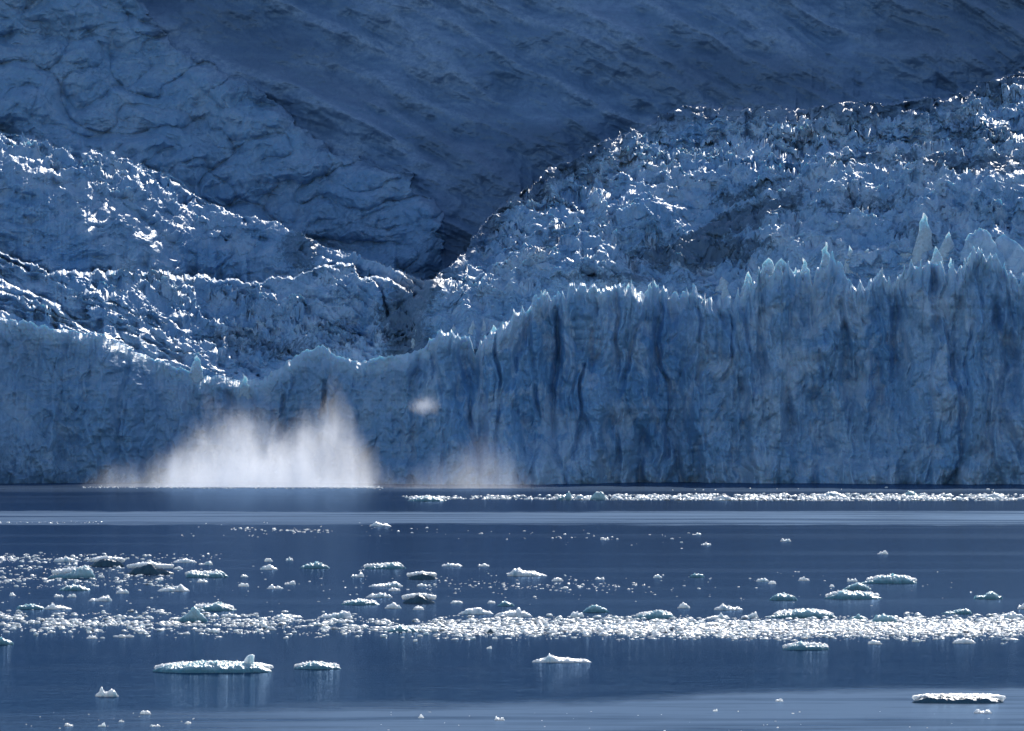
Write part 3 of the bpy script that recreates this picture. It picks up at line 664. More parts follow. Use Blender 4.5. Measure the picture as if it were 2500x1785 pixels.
# x0, x1, top row, waterline row, profile, material, name, category, label
B = [
 (370,661,1611,1643,FLAT,'f','ice_floe','ice floe','long flat grey-green ice floe carrying an upright ice block near its right end'),
 (716,829,1613,1634,LUMP,'f','ice_floe','ice floe','low ice floe just right of the long floe with the upright block'),
 (235,287,1672,1701,[(0,.3),(.15,.55),(.25,1),(.38,.35),(.5,.45),(.7,.75),(.85,.6),(1,.25)],'w','growler','growler','small wing-shaped white growler alone below and left of the long floe'),
 (342,370,1735,1744,FLAT,'w','growler','growler','small oval ice piece near the bottom left, highest of that scatter'),
 (-18,31,1552,1574,[(0,.9),(.4,1),(.7,.6),(1,.2)],'f','growler','growler','rounded ice lump cut by the left edge just under the brash band'),
 (219,303,1355,1383,[(0,.2),(.25,.6),(.5,1),(.75,.65),(1,.4)],'d','ice_floe','ice floe','dark-faced berg with snowy rim at the head of the left cluster'),
 (313,417,1368,1402,[(0,.25),(.2,.7),(.45,1),(.55,.9),(.68,.35),(1,.3)],'d','ice_floe','ice floe','dark-faced humped berg with a low tail to its right'),
 (452,551,1389,1410,TWO,'f','ice_floe','ice floe','pale floe with raised ends right of the humped dark berg'),
 (121,227,1376,1412,RB,'f','ice_floe','ice floe','greenish floe stepping up to the right below the dark-faced berg'),
 (733,806,1371,1388,LUMP,'f','ice_floe','ice floe','smooth pale floe alone between the left cluster and the notched floe'),
 (217,270,1451,1468,RB,'w','growler','growler','plump rounded white growler between the left cluster and the brash band'),
 (385,461,1424,1444,RPK,'w','ice_floe','ice floe','white floe with a bright knob trailing a long reflection'),
 (434,506,1477,1518,FIN,'f','bergy_bit','small iceberg','tall blue-green fin of ice standing out of the left brash'),
 (469,573,1470,1491,[(0,.4),(.3,.5),(.5,.9),(.65,1),(.8,.6),(1,.3)],'f','ice_floe','ice floe','lumpy floe directly behind the tall blue-green fin'),
 (669,739,1496,1509,LPK,'w','ice_floe','ice floe','narrow white floe on the upper edge of the brash between fin and centre'),
 (775,860,1488,1509,RB,'w','ice_floe','ice floe','white floe rising to the right at the top of the brash left of centre'),
 (39,105,1475,1488,FLAT,'f','ice_floe','ice floe','flat floe on the left brash edge nearer the left side of a pair'),
 (108,172,1470,1488,LPK,'w','ice_floe','ice floe','lumpier right floe of the pair above the left brash'),
 (145,219,1426,1442,LUMP,'f','ice_floe','ice floe','wedge-like floe with dark left flank at the foot of the left cluster'),
 (129,186,1361,1372,FLAT,'w','ice_floe','ice floe','thin white strip of ice at the top of the left cluster'),
 (634,678,1379,1391,LUMP,'w','growler','growler','lower and wider of two stacked ice bits left of the smooth pale floe'),
 (645,665,1363,1371,FLAT,'w','growler','growler','upper ice bit right above a wider one left of the smooth pale floe'),
 (698,716,1362,1369,FLAT,'w','growler','growler','tiny ice bit up and left of the smooth pale floe'),
 (424,479,1364,1374,LUMP,'w','ice_floe','ice floe','thin white floe just right of and above the humped dark berg'),
 (485,518,1368,1379,RB,'w','growler','growler','slanting white bit right of the thin floe above the humped berg'),
 (422,446,1384,1390,FLAT,'w','growler','growler','flat little piece between humped dark berg and raised-end floe'),
 (653,690,1426,1438,LPK,'w','growler','growler','larger of three ice bits in the open water left of the centre cluster'),
 (694,721,1418,1427,RB,'w','growler','growler','rightmost and highest of three ice bits left of the centre cluster'),
 (581,608,1424,1432,FLAT,'w','growler','growler','leftmost of three ice bits left of the centre cluster'),
 (587,606,1402,1409,LUMP,'w','growler','growler','single ice bit right of the raised-end floe'),
 (282,315,1439,1449,FLAT,'w','growler','growler','flat bit left of the floe with the bright reflecting knob'),
 (481,508,1415,1422,FLAT,'w','growler','growler','flat bit just below the raised-end floe'),
 (131,154,1451,1458,FLAT,'w','growler','growler','left one of two neighbouring bits left of the plump growler'),
 (164,186,1451,1458,FLAT,'w','growler','growler','right one of two neighbouring bits left of the plump growler'),
 (22,39,1446,1455,LUMP,'w','growler','growler','solitary bit by the left edge under the left cluster'),
 (548,589,1493,1507,LPK,'w','growler','growler','small floe right of the tall fin on the brash edge'),
 (211,237,1553,1559,FLAT,'w','growler','growler','thin sliver of ice just under the left brash'),
 (156,178,1766,1773,LUMP,'w','growler','growler','bottom-left scatter piece farthest to the left'),
 (239,258,1764,1774,RB,'w','growler','growler','bottom-left scatter piece rising to the right'),
 (289,303,1756,1763,LUMP,'w','growler','growler','smallest piece of the bottom-left scatter'),
 (366,391,1767,1774,TWO,'w','growler','growler','two-humped piece at the bottom beneath the oval one'),
 (451,467,1761,1767,FLAT,'w','growler','growler','rightmost piece of the bottom-left scatter'),
 (1243,1331,1385,1407,LB,'w','ice_floe','ice floe','bright white rounded block with a low tail to the right near mid picture'),
 (887,986,1371,1389,RB,'f','ice_floe','ice floe','pale floe with a dark notch at its higher right end'),
 (996,1067,1393,1414,LUMP,'d','ice_floe','ice floe','crusty dark-faced floe below and right of the notched floe'),
 (984,1061,1445,1473,LUMP,'d','ice_floe','ice floe','dark hollow-faced berg with bright rim left of centre'),
 (1080,1127,1376,1383,FLAT,'w','ice_floe','ice floe','thin flat bar of ice left of the bright rounded block'),
 (1166,1194,1376,1383,LUMP,'w','growler','growler','small bit between the thin flat bar and the bright rounded block'),
 (904,953,1271,1285,LPK,'w','ice_floe','ice floe','white floe on the lower edge of the far pale ripple band'),
 (855,889,1397,1409,RB,'w','growler','growler','small white bit just below the notched floe'),
 (900,978,1419,1433,RB,'w','ice_floe','ice floe','narrow white floe above the thin hollow strip left of centre'),
 (949,978,1435,1443,FLAT,'w','growler','growler','bit tucked below the right end of a narrow white floe'),
 (896,957,1448,1459,FLAT,'w','ice_floe','ice floe','thin sloping strip of ice left of the dark hollow-faced berg'),
 (836,924,1462,1477,LUMP,'f','ice_floe','ice floe','long low floe under the thin sloping strip'),
 (1018,1043,1426,1432,FLAT,'w','growler','growler','flat bit above the dark hollow-faced berg'),
 (940,979,1469,1486,LUMP,'w','growler','growler','chunky white lump under the dark hollow-faced berg'),
 (1008,1036,1480,1489,FLAT,'w','growler','growler','bit with a streaked reflection right of the chunky lump'),
 (1100,1131,1467,1473,FLAT,'w','growler','growler','thin bit alone right of the dark hollow-faced berg'),
 (1190,1209,1467,1473,FLAT,'w','growler','growler','tiny bit just left of the smooth low dome'),
 (1215,1255,1466,1480,LUMP,'f','growler','growler','smooth low dome of ice above the peaked floe'),
 (1121,1203,1482,1500,LUMP,'w','ice_floe','ice floe','lumpy floe left of the peaked floe over the central brash'),
 (1211,1299,1478,1506,[(0,.35),(.3,.5),(.55,.55),(.62,1),(.7,.55),(.85,.45),(1,.3)],'w','ice_floe','ice floe','floe with one sharp peak over the central brash'),
 (1424,1486,1474,1495,LUMP,'f','ice_floe','ice floe','grey dome-topped floe with bright crust right of the peaked floe'),
 (1391,1424,1493,1507,FLAT,'w','growler','growler','white bit down-left of the grey dome-topped floe'),
 (1550,1649,1488,1511,[(0,.2),(.4,.6),(.55,1),(.7,.8),(.9,.7),(1,.4)],'f','ice_floe','ice floe','blue-green wedge floe resting on the brash right of centre'),
 (1305,1436,1597,1618,[(0,.4),(.2,.6),(.28,1.2),(.38,.75),(.55,.5),(.8,.45),(1,.45)],'w','ice_floe','ice floe','long thin white floe with a knob, alone in dark water below the brash'),
 (1188,1201,1576,1584,RB,'w','growler','growler','tiny bright bit between the brash and the knobbed thin floe'),
 (1207,1232,1748,1759,TWO,'w','growler','growler','brilliant white bit at the bottom centre on rippled water'),
 (1021,1035,1746,1753,LUMP,'w','growler','growler','faint bit left of the brilliant one on the rippled water'),
 (1187,1209,1532,1546,LUMP,'d','growler','growler','small black-faced lump in the middle of the brash'),
 (943,1065,1524,1543,LPK,'f','ice_floe','ice floe','long blue-green floe frozen into the brash left of centre'),
 (1348,1375,1411,1419,FLAT,'w','growler','growler','bar-like bit right of the bright rounded block'),
 (1452,1477,1407,1415,LPK,'w','growler','growler','bit with high left end in the sparse scatter right of centre'),
 (1366,1389,1430,1437,RB,'w','growler','growler','bit low in the sparse scatter under the bar-like bit'),
 (1594,1616,1404,1411,LUMP,'w','growler','growler','left one of two bits far right of the sparse scatter'),
 (1684,1719,1400,1410,FLAT,'f','growler','growler','pale rounded bit alone above the right half of the brash'),
 (1465,1487,1312,1318,TWO,'w','growler','growler','largest bit in the thin scatter under the pale ripple band'),
 (996,1086,1210,1224,[(0,.25),(.3,.6),(.5,1),(.7,.6),(1,.4)],'f','ice_floe','ice floe','low floe at the left end of the far brash line'),
 (1362,1398,1198,1221,[(0,.2),(.5,.5),(.75,1),(.9,.6),(1,.3)],'f','bergy_bit','small iceberg','pointed pale berg in the far brash line'),
 (1442,1480,1197,1221,[(0,.4),(.3,.9),(.6,1),(.85,.8),(1,.2)],'f','bergy_bit','small iceberg','rounded cyan berg in the far brash line'),
 (1401,1438,1207,1221,LUMP,'w','growler','growler','white lump between the pointed and the rounded cyan berg'),
 (1491,1516,1209,1219,LUMP,'w','growler','growler','white lump just right of the rounded cyan berg'),
 (2110,2242,1402,1425,[(0,.15),(.25,.7),(.55,1),(.75,.9),(1,.3)],'f','ice_floe','ice floe','largest and farthest of three floes stacked at the right'),
 (2062,2125,1419,1440,LUMP,'f','ice_floe','ice floe','middle and smallest of three floes stacked at the right'),
 (2018,2152,1440,1463,[(0,.4),(.15,.7),(.35,1),(.5,.6),(.6,.9),(.75,.6),(1,.3)],'f','ice_floe','ice floe','nearest of three floes stacked at the right'),
 (1883,1945,1448,1466,FLAT,'f','ice_floe','ice floe','box-like floe left of the three stacked floes'),
 (2380,2445,1443,1463,[(0,.6),(.15,.5),(.35,.45),(.6,1),(.8,.8),(.92,.4),(1,.6)],'f','ice_floe','ice floe','smooth humped floe with upturned ends near the right edge'),
 (1744,1812,1472,1490,LPK,'w','ice_floe','ice floe','white crusty floe with a small knob over the right brash'),
 (1721,1775,1495,1512,RPK,'w','ice_floe','ice floe','floe arching to the right below the white crusty floe'),
 (1820,1850,1489,1509,RB,'w','growler','growler','round white lump right of the arching floe'),
 (1881,2035,1485,1509,[(0,.3),(.3,.7),(.6,1),(.8,.95),(.92,.7),(1,.3)],'f','ice_floe','ice floe','long grey-green floe lying along the top of the right brash'),
 (1909,2024,1565,1587,[(0,.2),(.3,.7),(.42,1),(.55,.6),(.85,.8),(1,.6)],'f','ice_floe','ice floe','crusted floe alone just beneath the right brash'),
 (2243,2452,1690,1718,[(0,.8),(.1,1),(.35,.85),(.42,1),(.5,.8),(.8,.9),(.95,.7),(1,.4)],'d','ice_floe','ice floe','big dark-sided floe with white crust at the lower right'),
 (2378,2421,1731,1742,TWO,'w','growler','growler','small white piece just below the big dark-sided floe'),
 (1655,1684,1468,1485,LUMP,'w','growler','growler','mushroom-like white bit with a long reflection right of the wedge floe'),
 (2301,2374,1483,1499,RB,'f','ice_floe','ice floe','floe tapering to the left above the right end of the brash'),
 (1847,1876,1413,1420,FLAT,'w','growler','growler','left one of a touching pair of bits above the box-like floe'),
 (1876,1895,1419,1426,FLAT,'w','growler','growler','right one of a touching pair of bits above the box-like floe'),
 (1949,1976,1408,1418,LUMP,'w','growler','growler','bit between the touching pair and the stacked floes'),
 (2067,2093,1412,1420,TWO,'w','growler','growler','bit touching the left tip of the farthest stacked floe'),
 (2025,2038,1427,1433,LUMP,'w','growler','growler','tiny bit left of the middle stacked floe'),
 (1906,1931,1313,1322,TWO,'w','growler','growler','bit alone in open water right of centre below the ripple band'),
 (2141,2168,1343,1353,RB,'w','growler','growler','bit alone in the open water highest at the right'),
 (1691,1713,1300,1306,RB,'w','growler','growler','bit right under the pale ripple band right of centre'),
 (1712,1736,1325,1331,LUMP,'w','growler','growler','faint bit lower right of the one under the ripple band'),
 (2073,2118,1499,1515,LUMP,'f','growler','growler','rounded lump half sunk in the right brash'),
 (2130,2189,1499,1522,FLAT,'f','ice_floe','ice floe','blocky floe with a dark hollow in the right brash'),
 (2120,2154,1560,1573,LUMP,'w','growler','growler','anvil-like lump hanging off the lower edge of the right brash'),
 (2327,2383,1559,1571,FLAT,'w','ice_floe','ice floe','white floe under the lower brash edge near the right side'),
 (2440,2510,1492,1512,LUMP,'w','ice_floe','ice floe','pale floe on the brash at the right edge'),
 (2485,2520,1470,1487,LUMP,'w','growler','growler','lump cut by the right edge above the brash'),
 (1996,2069,1199,1214,LUMP,'w','ice_floe','ice floe','highest white heap of the far brash line'),
 (2206,2245,1197,1212,LUMP,'f','bergy_bit','small iceberg','small greenish heap in the far brash line toward the right'),
 (2401,2454,1202,1217,LUMP,'w','ice_floe','ice floe','white heap in the far brash line nearest the right edge'),
 (1893,1912,1706,1713,FLAT,'w','growler','growler','faint flat bit on the pale rippled water right of centre'),
 (1740,1752,1731,1737,FLAT,'w','growler','growler','tiny bit near the bottom on pale rippled water'),
 (1742,1790,1207,1222,LUMP,'w','growler','growler','broad low heap in the middle of the far brash line'),
]
# --- small brash chips
def chip_base(seed):
    rs = np.random.RandomState(seed)
    nu, nv = 9, 6
    V = [(0, 0, 1.0)]
    for j in range(1, nv):
        th = math.pi * j / nv
        for k in range(nu):
            ph = 2 * math.pi * k / nu
            V.append((math.sin(th) * math.cos(ph), math.sin(th) * math.sin(ph), math.cos(th)))
    V.append((0, 0, -1.0)); V = np.array(V)
    n = len(V)
    # a lumpy, blocky stone of ice with a couple of planes cut off
    d = 1 + .45 * (rs.rand(n) - .5)
    V = V * d[:, None]
    for _ in range(5):
        nr = rs.randn(3); nr /= np.linalg.norm(nr); lim = .55 + .3 * rs.rand()
        dd = V @ nr; V = V - np.maximum(dd - lim, 0)[:, None] * nr
    Fc = []
    for k in range(nu): Fc.append((0, 1 + k, 1 + (k + 1) % nu, 1 + (k + 1) % nu))
    for j in range(nv - 2):
        for k in range(nu):
            a = 1 + j * nu; b2 = a + nu
            Fc.append((a + k, b2 + k, b2 + (k + 1) % nu, a + (k + 1) % nu))
    a = 1 + (nv - 2) * nu
    for k in range(nu): Fc.append((a + k, n - 1, a + (k + 1) % nu, a + (k + 1) % nu))
    T = []
    for f in Fc:
        if f[2] == f[3]: T.append(f[:3])
        else: T += [(f[0], f[1], f[2]), (f[0], f[2], f[3])]
    return V * .5, np.array(T)
CH = [chip_base(k) for k in range(10)]


M_CRUST = thin_ice_material('frozen_crust', (.95, .96, .97), 1.2, rough=.3, radius=(.9, .97, 1.0))
MATS = {'w': M_WHITE, 'f': M_FLOE, 'd': M_DARK}
def place(px0, px1, yt, yb, prof, mk, name, cat, label, seed):
    D = depth_of(yb); s = D / F
    W = (px1 - px0) * s
    tot = (yb - yt) * s
    deep = min(W * .55, .45 * tot / (CAM_H / D))
    deep = max(deep, W * .22)
    H = max(tot - deep * CAM_H / D * .9, tot * .5) * .84
    o = bpy.data.objects.new(name, berg_mesh(name, W, H, deep, prof, seed, MATS[mk], n=int(np.clip((px1 - px0) / 1.5, 26, 190)), bead=5.0 * s, beadf=.1 if mk == 'd' else 1.0)); link(o)
    o.location = ((px0 + px1) / 2 - 1250) * s, D + deep / 2, 0
    o.location.x = ((px0 + px1) / 2 - 1250) * s
    tag(o, label, cat, G_BIG)
    return o, W, H, deep
rc = np.random.RandomState(5)
for i, b in enumerate(B):
    o, W, H, deep = place(*b, seed=i + 1)
    if b[8].startswith('long flat grey-green'):
        # upright block frozen on to the floe
        Vb, Tb = chip_base(33)
        me_b = mesh_np('ice_block', Vb * np.array([1.25, .9, 1.75]), Tb, M_WHITE, False)
        blk = bpy.data.objects.new('ice_block', me_b); link(blk, o)
        blk.location = (((604 - 515) * depth_of(1643) / F), -.3, 1.15)
    wp = b[1] - b[0]; sc_ = depth_of(b[3]) / F
    if (b[5] == 'd') or (b[5] == 'f' and wp > 80):
        # nubbly white crust lying on the back and rim of the floe
        cm = berg_mesh('snow_crust', W * (1.0 if b[5] == 'd' else .93), H * (.26 if b[5] == 'd' else .34), deep * .60, b[4], i + 60, M_CRUST, rough=.5, n=int(np.clip(wp / 1.4, 30, 190)), bead=5.0 * sc_, beadf=.7 if b[5] == 'd' else 1.3)
        cr_ = bpy.data.objects.new('snow_crust', cm); link(cr_, o)
        cr_.location = (0, deep * .16, H * (.78 if b[5] == 'd' else .58))

chips = []      # px, py, width in px, height factor, zone
def scatter(n, fx, fy, smin, smax, zone, hf=.22, power=2.0, keep=None):
    k = 0
    while k < n:
        x = fx(); y = fy(x)
        if keep is not None and not keep(x, y): continue
        s = smin + (smax - smin) * rc.rand() ** power
        chips.append((x, y, s, hf * (.6 + .9 * rc.rand()), zone)); k += 1
def nz1(x, y, sd, sx, sy): return float(fbm(np.array([x / sx]), np.array([y / sy]), sd, 3)[0])
def band_y(x):
    c = np.interp(x, [-50, 300, 700, 1100, 1500, 2000, 2550], [1517, 1523, 1526, 1533, 1533, 1536, 1530])
    w = np.interp(x, [-50, 400, 900, 1300, 2550], [25, 25, 21, 19, 21]) * (1 + .7 * nz1(x, 0, 96, 55, 9))
    return c + 7 * nz1(x, 5, 97, 80, 9) + w * np.clip(rc.randn() * .55, -1.35, 1.6)
def bandkeep(x, y):
    dens = np.interp(x, [-50, 600, 1000, 1300, 1700, 2550], [.10, .12, .0, .16, .5, .7])
    return nz1(x, y, 91, 60, 9) + dens > rc.rand() * .5 - .1
scatter(7000, lambda: rc.uniform(-60, 2560), band_y, 3, 22, 'band', power=3.0, keep=bandkeep)
scatter(7000, lambda: 2560 - 1500 * rc.rand() ** 1.3, band_y, 3, 24, 'band', hf=.18, power=3.0, keep=lambda x, y: nz1(x, y, 95, 45, 8) > -.16 + .1 * rc.randn())
def cl_y(x): return rc.choice([1388, 1412, 1420, 1405, 1432, 1370, 1364]) + rc.randn() * 5
scatter(520, lambda: 430 * rc.rand() ** 1.4 - 10, cl_y, 3, 15, 'left', keep=lambda x, y: nz1(x, y, 92, 50, 10) > -.12)
scatter(90, lambda: rc.uniform(0, 560), lambda x: 1352 + rc.rand() * 15, 2, 8, 'left', keep=lambda x, y: rc.rand() < .5)
scatter(90, lambda: rc.uniform(0, 1000), lambda x: rc.uniform(1380, 1475), 2.5, 8, 'mid')
scatter(190, lambda: 1290 + 200 * rc.randn(), lambda x: 1430 + 9 * rc.randn(), 2.5, 10, 'mid', keep=lambda x, y: nz1(x, y, 93, 60, 12) > -.1 and 1040 < x < 1750)
scatter(60, lambda: rc.uniform(1050, 2500), lambda x: rc.uniform(1395, 1480), 2.5, 7, 'mid')
scatter(70, lambda: rc.uniform(555, 800), lambda x: 1291 + 2.5 * rc.randn() + (x - 560) * .03, 3, 10, 'row')
scatter(28, lambda: rc.uniform(430, 950), lambda x: rc.uniform(1274, 1312), 2.5, 7, 'row')
scatter(40, lambda: rc.uniform(0, 250), lambda x: 1276 + 1.3 * rc.randn(), 2, 6, 'row')
scatter(60, lambda: rc.uniform(880, 1700), lambda x: 1292 + (x - 880) * .035 + 9 * rc.randn(), 2.5, 9, 'row')
fardens = lambda x: np.interp(x, [980, 1100, 1300, 1500, 1800, 2100, 2500], [.10, .3, .3, .7, 1, .95, .85])
scatter(2300, lambda: rc.uniform(985, 2560), lambda x: 1216 + (2.0 + 3.2 * np.interp(x, [980, 1400, 2000, 2500], [0, .5, 1, .9])) * np.clip(rc.randn(), -1.6, 1.4), 4, 15, 'far', hf=.32,
        keep=lambda x, y: rc.rand() < fardens(x) and nz1(x, y, 94, 70, 6) > -.22)
scatter(12, lambda: rc.uniform(1400, 2500), lambda x: 1196 + 3 * rc.randn(), 3, 9, 'far', hf=.4)
scatter(700, lambda: rc.uniform(400, 935), lambda x: 1190 + 1.6 * rc.randn(), 2, 6, 'foam', hf=.3)
scatter(90, lambda: rc.uniform(200, 420), lambda x: 1190 + 1.0 * rc.randn(), 2, 5, 'foam', hf=.25)
scatter(36, lambda: rc.uniform(900, 2500), lambda x: rc.uniform(1735, 1785), 2.5, 7, 'near')
scatter(18, lambda: rc.uniform(50, 480), lambda x: rc.uniform(1740, 1784), 2.5, 7, 'near')
scatter(26, lambda: rc.uniform(0, 2500), lambda x: rc.uniform(1550, 1562), 3, 8, 'edge')

ZL = {'band': ('small white ice chunk packed in the dense brash band across the water', 'ice chunks packed in the brash band'),
      'left': ('small ice chunk drifting in the loose cluster at the left', 'ice chunks of the loose left cluster'),
      'mid': ('small ice bit scattered on open water above the brash band', 'ice bits scattered above the brash band'),
      'row': ('tiny ice bit in the thin scatter beneath the pale ripple band', 'tiny ice bits beneath the ripple band'),
      'far': ('small ice chunk in the far brash line before the cliff', 'ice chunks of the far brash line'),
      'near': ('tiny ice bit floating on the rippled water at the bottom', 'tiny ice bits at the bottom'),
      'edge': ('small ice bit just loose of the lower brash edge', 'ice bits loose of the lower brash edge')}
quota = {'foam': 0, 'band': 90, 'left': 36, 'mid': 20, 'row': 10, 'far': 10, 'near': 8, 'edge': 4}
by = {}
for c in chips: by.setdefault(c[4], []).append(c)
CM = [mesh_np('ice_chunk', V, T, M_WHITE, True) for V, T in CH]
stuffV = []; stuffT = []; off = 0
def chip_tf(c):
    D = depth_of(c[1]); s = D / F; w = c[2] * s
    return (c[0] - 1250) * s, D, w
for zone, cl in by.items():
    cl.sort(key=lambda c: -c[2])
    for i, c in enumerate(cl):
        X, D, w = chip_tf(c); h = min(w * c[3] * 2.0, .8)
        k = rc.randint(10); rot = rc.rand() * 6.28; dp = w * (.7 + .6 * rc.rand())
        if i < quota[zone]:
            o = bpy.data.objects.new('ice_chunk', CM[k]); link(o)
            o.location = (X, D, h * .12); o.scale = (w, dp, h); o.rotation_euler = (0, 0, rot)
            tag(o, ZL[zone][0], 'ice chunk', ZL[zone][1])
        else:
            V, T = CH[k]
            cs, sn = math.cos(rot), math.sin(rot)
            P = V * np.array([w, dp, h]); P = np.stack([P[:, 0] * cs - P[:, 1] * sn + X, P[:, 0] * sn + P[:, 1] * cs + D, P[:, 2] + h * .12], -1)
            stuffV.append(P); stuffT.append(T + off); off += len(V)
o = bpy.data.objects.new('brash_ice', mesh_np('brash_ice', np.vstack(stuffV), np.vstack(stuffT), M_WHITE, True)); link(o)
tag(o, 'countless fine white ice crumbs drifting in bands on the fjord', 'brash ice', kind='stuff')

# ------------------------------------------------------------------ spray thrown up by the calving
def plume(name, label, x0, x1, heights, Yc, depth, dens, ztop, seed, zlow=0.0, aniso=.3, nscale=.16, soft=7.0, ball=None):
    """heights: list of (picture x, height in m)"""
    X0 = (x0 - 1250) / F * Yc; X1 = (x1 - 1250) / F * Yc
    W = X1 - X0
    me = bpy.data.meshes.new(name)
    a, b, c = W / 2, depth / 2, ztop
    # hull that follows the outline of the cloud
    hx = np.linspace(x0, x1, 41); vs = []; fs = []
    if ball:
        for k in range(41):
            an = math.pi * k / 40; rr = max(math.sin(an), .02) * ball * 1.5
            for q_ in range(16): vs.append((-math.cos(an) * a, math.cos(q_ * math.pi / 8) * rr, math.sin(q_ * math.pi / 8) * rr))
        ns = 16
    else:
        for k, xx in enumerate(hx):
            win = [np.interp(xx + d_, *zip(*heights)) for d_ in (-40, -20, 0, 20, 40)]
            tp = max(.8, min(max(win) * 1.55 + 2, c)) * (1 if 0 < k < 40 else .2); bb = b
            xm = -a + W * k / 40
            vs += [(xm, -bb, 0), (xm, bb, 0), (xm, bb, tp * .8), (xm, bb * .4, tp), (xm, -bb * .4, tp), (xm, -bb, tp * .8)]
        ns = 6
    for k in range(40):
        for q_ in range(ns): fs.append((k * ns + q_, k * ns + (q_ + 1) % ns, (k + 1) * ns + (q_ + 1) % ns, (k + 1) * ns + q_))
    fs += [tuple(range(ns))[::-1], tuple(40 * ns + q_ for q_ in range(ns))]
    me.from_pydata(vs, [], fs)
    m, nt = new_mat(name); t = NT(nt)
    out = t.n('ShaderNodeOutputMaterial')
    pos = t.n('ShaderNodeTexCoord').outputs['Object']
    sep = t.n('ShaderNodeSeparateXYZ'); t.l(pos, sep.inputs[0])
    u = t.math('MULTIPLY_ADD', sep.outputs[0], 1 / W, .5)
    mxh = max(h for _, h in heights)
    st = [(min(max((px - x0) / (x1 - x0), 0), 1), h / mxh) for px, h in heights]
    hh = t.math('MULTIPLY', t.ramp(u, st, 'EASE'), mxh)
    n1 = t.noise(t.mapping(pos, (1, 1, .5), (0, 0, 0), (seed, seed * 2, 0)), nscale, 8, .66, .7)
    n2 = t.noise(t.mapping(pos, (1, 1, .5), (0, 0, 0), (seed + 5, 0, 0)), nscale * .35, 3, .5)
    nn = t.math('ADD', t.math('MULTIPLY', n1, .6), t.math('MULTIPLY', n2, .4))
    # height left above this point, disturbed by the noise
    q = t.math('SUBTRACT', t.math('MULTIPLY', hh, t.math('MULTIPLY_ADD', nn, 3.0, -.62)), sep.outputs[2])
    q = t.math('DIVIDE', q, soft)
    q = t.math('MAXIMUM', q, 0.0); q = t.math('POWER', q, 1.6)
    # thin out towards the front and back
    yy = t.math('DIVIDE', sep.outputs[1], depth / 2); yy = t.math('SUBTRACT', 1.0, t.math('MULTIPLY', yy, yy)); yy = t.math('MAXIMUM', yy, 0.0)
    e = t.math('SUBTRACT', 1.0, t.math('POWER', t.math('ABSOLUTE', t.math('MULTIPLY_ADD', u, 2.0, -1.0)), 8.0)); e = t.math('MAXIMUM', e, 0.0)
    d = t.math('MULTIPLY', t.math('MULTIPLY', t.math('MULTIPLY', q, yy), e), dens)
    if ball:
        ln = t.n('ShaderNodeVectorMath', operation='LENGTH'); t.l(t.mapping(pos, (1 / a, 1 / ball / 1.2, 1 / ball)), ln.inputs[0])
        d = t.math('MULTIPLY', t.math('POWER', t.math('MAXIMUM', t.math('SUBTRACT', t.math('MULTIPLY', n1, 1.9), ln.outputs['Value']), 0.0), 1.4), dens)
    v = t.n('ShaderNodeVolumePrincipled'); v.inputs['Color'].default_value = (.94, .96, 1.0, 1); v.inputs['Anisotropy'].default_value = aniso
    t.l(d, v.inputs['Density']); t.l(v.outputs[0], out.inputs['Volume'])
    me.materials.append(m)
    o = bpy.data.objects.new(name, me); link(o); o.location = ((X0 + X1) / 2, Yc, .02)
    tag(o, label, 'spray cloud', 'spray clouds from the calving')
    return o
plume('spray_cloud', 'tall bright white spray cloud thrown up by ice calving into the water', 170, 1060,
      [(170, 0), (225, 5), (270, 8), (340, 9), (390, 13), (430, 20), (500, 26), (590, 27), (680, 24), (760, 24), (815, 27), (850, 24), (885, 18), (915, 12), (945, 7), (980, 3), (1060, 0)],
      1926, 26, .017, 38, 3.0, soft=7.0, aniso=.6, nscale=.2)
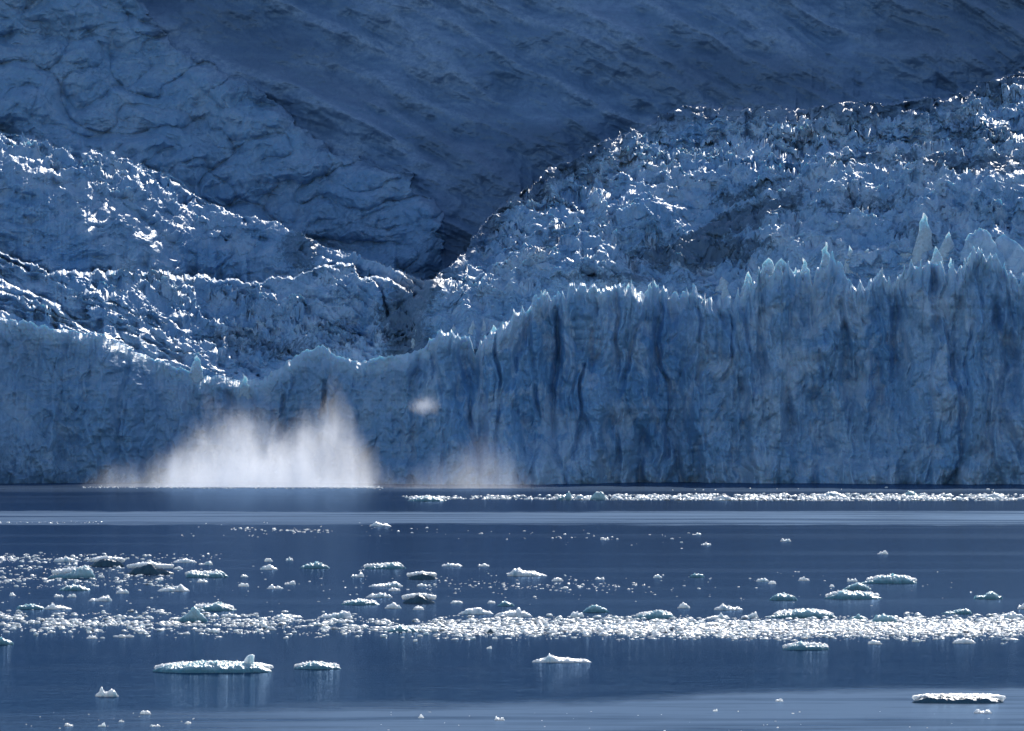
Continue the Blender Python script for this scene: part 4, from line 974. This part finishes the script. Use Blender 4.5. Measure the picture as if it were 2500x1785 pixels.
plume('spray_cloud', 'faint drifting spray cloud low before the cliff, right of the bright one', 900, 1420,
      [(900, 0), (960, 5), (1020, 9), (1080, 13), (1140, 16), (1190, 16), (1235, 12), (1275, 7), (1320, 3), (1420, 0)], 1905, 22, .007, 26, 11.0, soft=6, aniso=.5)
pf = plume('spray_cloud', 'small detached puff of spray hanging above the faint cloud', 990, 1080, [(990, 0), (1035, 6), (1080, 0)], 1950, 7, .26, 7, 23.0, nscale=.5, ball=3.4)
pf.location.z = 23

# ------------------------------------------------------------------ light, sky, camera
w = bpy.data.worlds.new('World'); scene.world = w; w.use_nodes = True
wn = w.node_tree; bg = wn.nodes['Background']
sky = wn.nodes.new('ShaderNodeTexSky'); sky.sky_type = 'NISHITA'; sky.sun_disc = False
sky.sun_elevation = SUN_EL; sky.sun_rotation = SUN_AZ; sky.air_density = 1.0; sky.dust_density = .3; sky.ozone_density = 2.5
wn.links.new(sky.outputs[0], bg.inputs[0]); bg.inputs[1].default_value = .145
sd = bpy.data.lights.new('sun', 'SUN'); sd.energy = 4.2; sd.angle = math.radians(.5); sd.color = (1, .95, .88)
so = bpy.data.objects.new('sun', sd); link(so)
from mathutils import Vector
d = Vector((math.sin(SUN_AZ) * math.cos(SUN_EL), math.cos(SUN_AZ) * math.cos(SUN_EL), math.sin(SUN_EL)))
so.rotation_euler = d.to_track_quat('Z', 'Y').to_euler()

cd = bpy.data.cameras.new('camera'); cam = bpy.data.objects.new('camera', cd); link(cam)
cd.sensor_width = 36; cd.lens = F / 2500 * 36; cd.clip_start = 1; cd.clip_end = 20000
cam.location = (0, 0, CAM_H); cam.rotation_euler = (math.radians(90) + math.atan((HOR - 892.5) / F), 0, 0)
scene.camera = cam
scene.view_settings.view_transform = 'Standard'; scene.view_settings.look = 'None'; scene.view_settings.exposure = 0
cy = scene.cycles
cy.use_denoising = True; cy.max_bounces = 6; cy.diffuse_bounces = 3; cy.glossy_bounces = 3; cy.transmission_bounces = 2; cy.volume_bounces = 4
cy.caustics_reflective = False; cy.caustics_refractive = False; cy.sample_clamp_indirect = 4
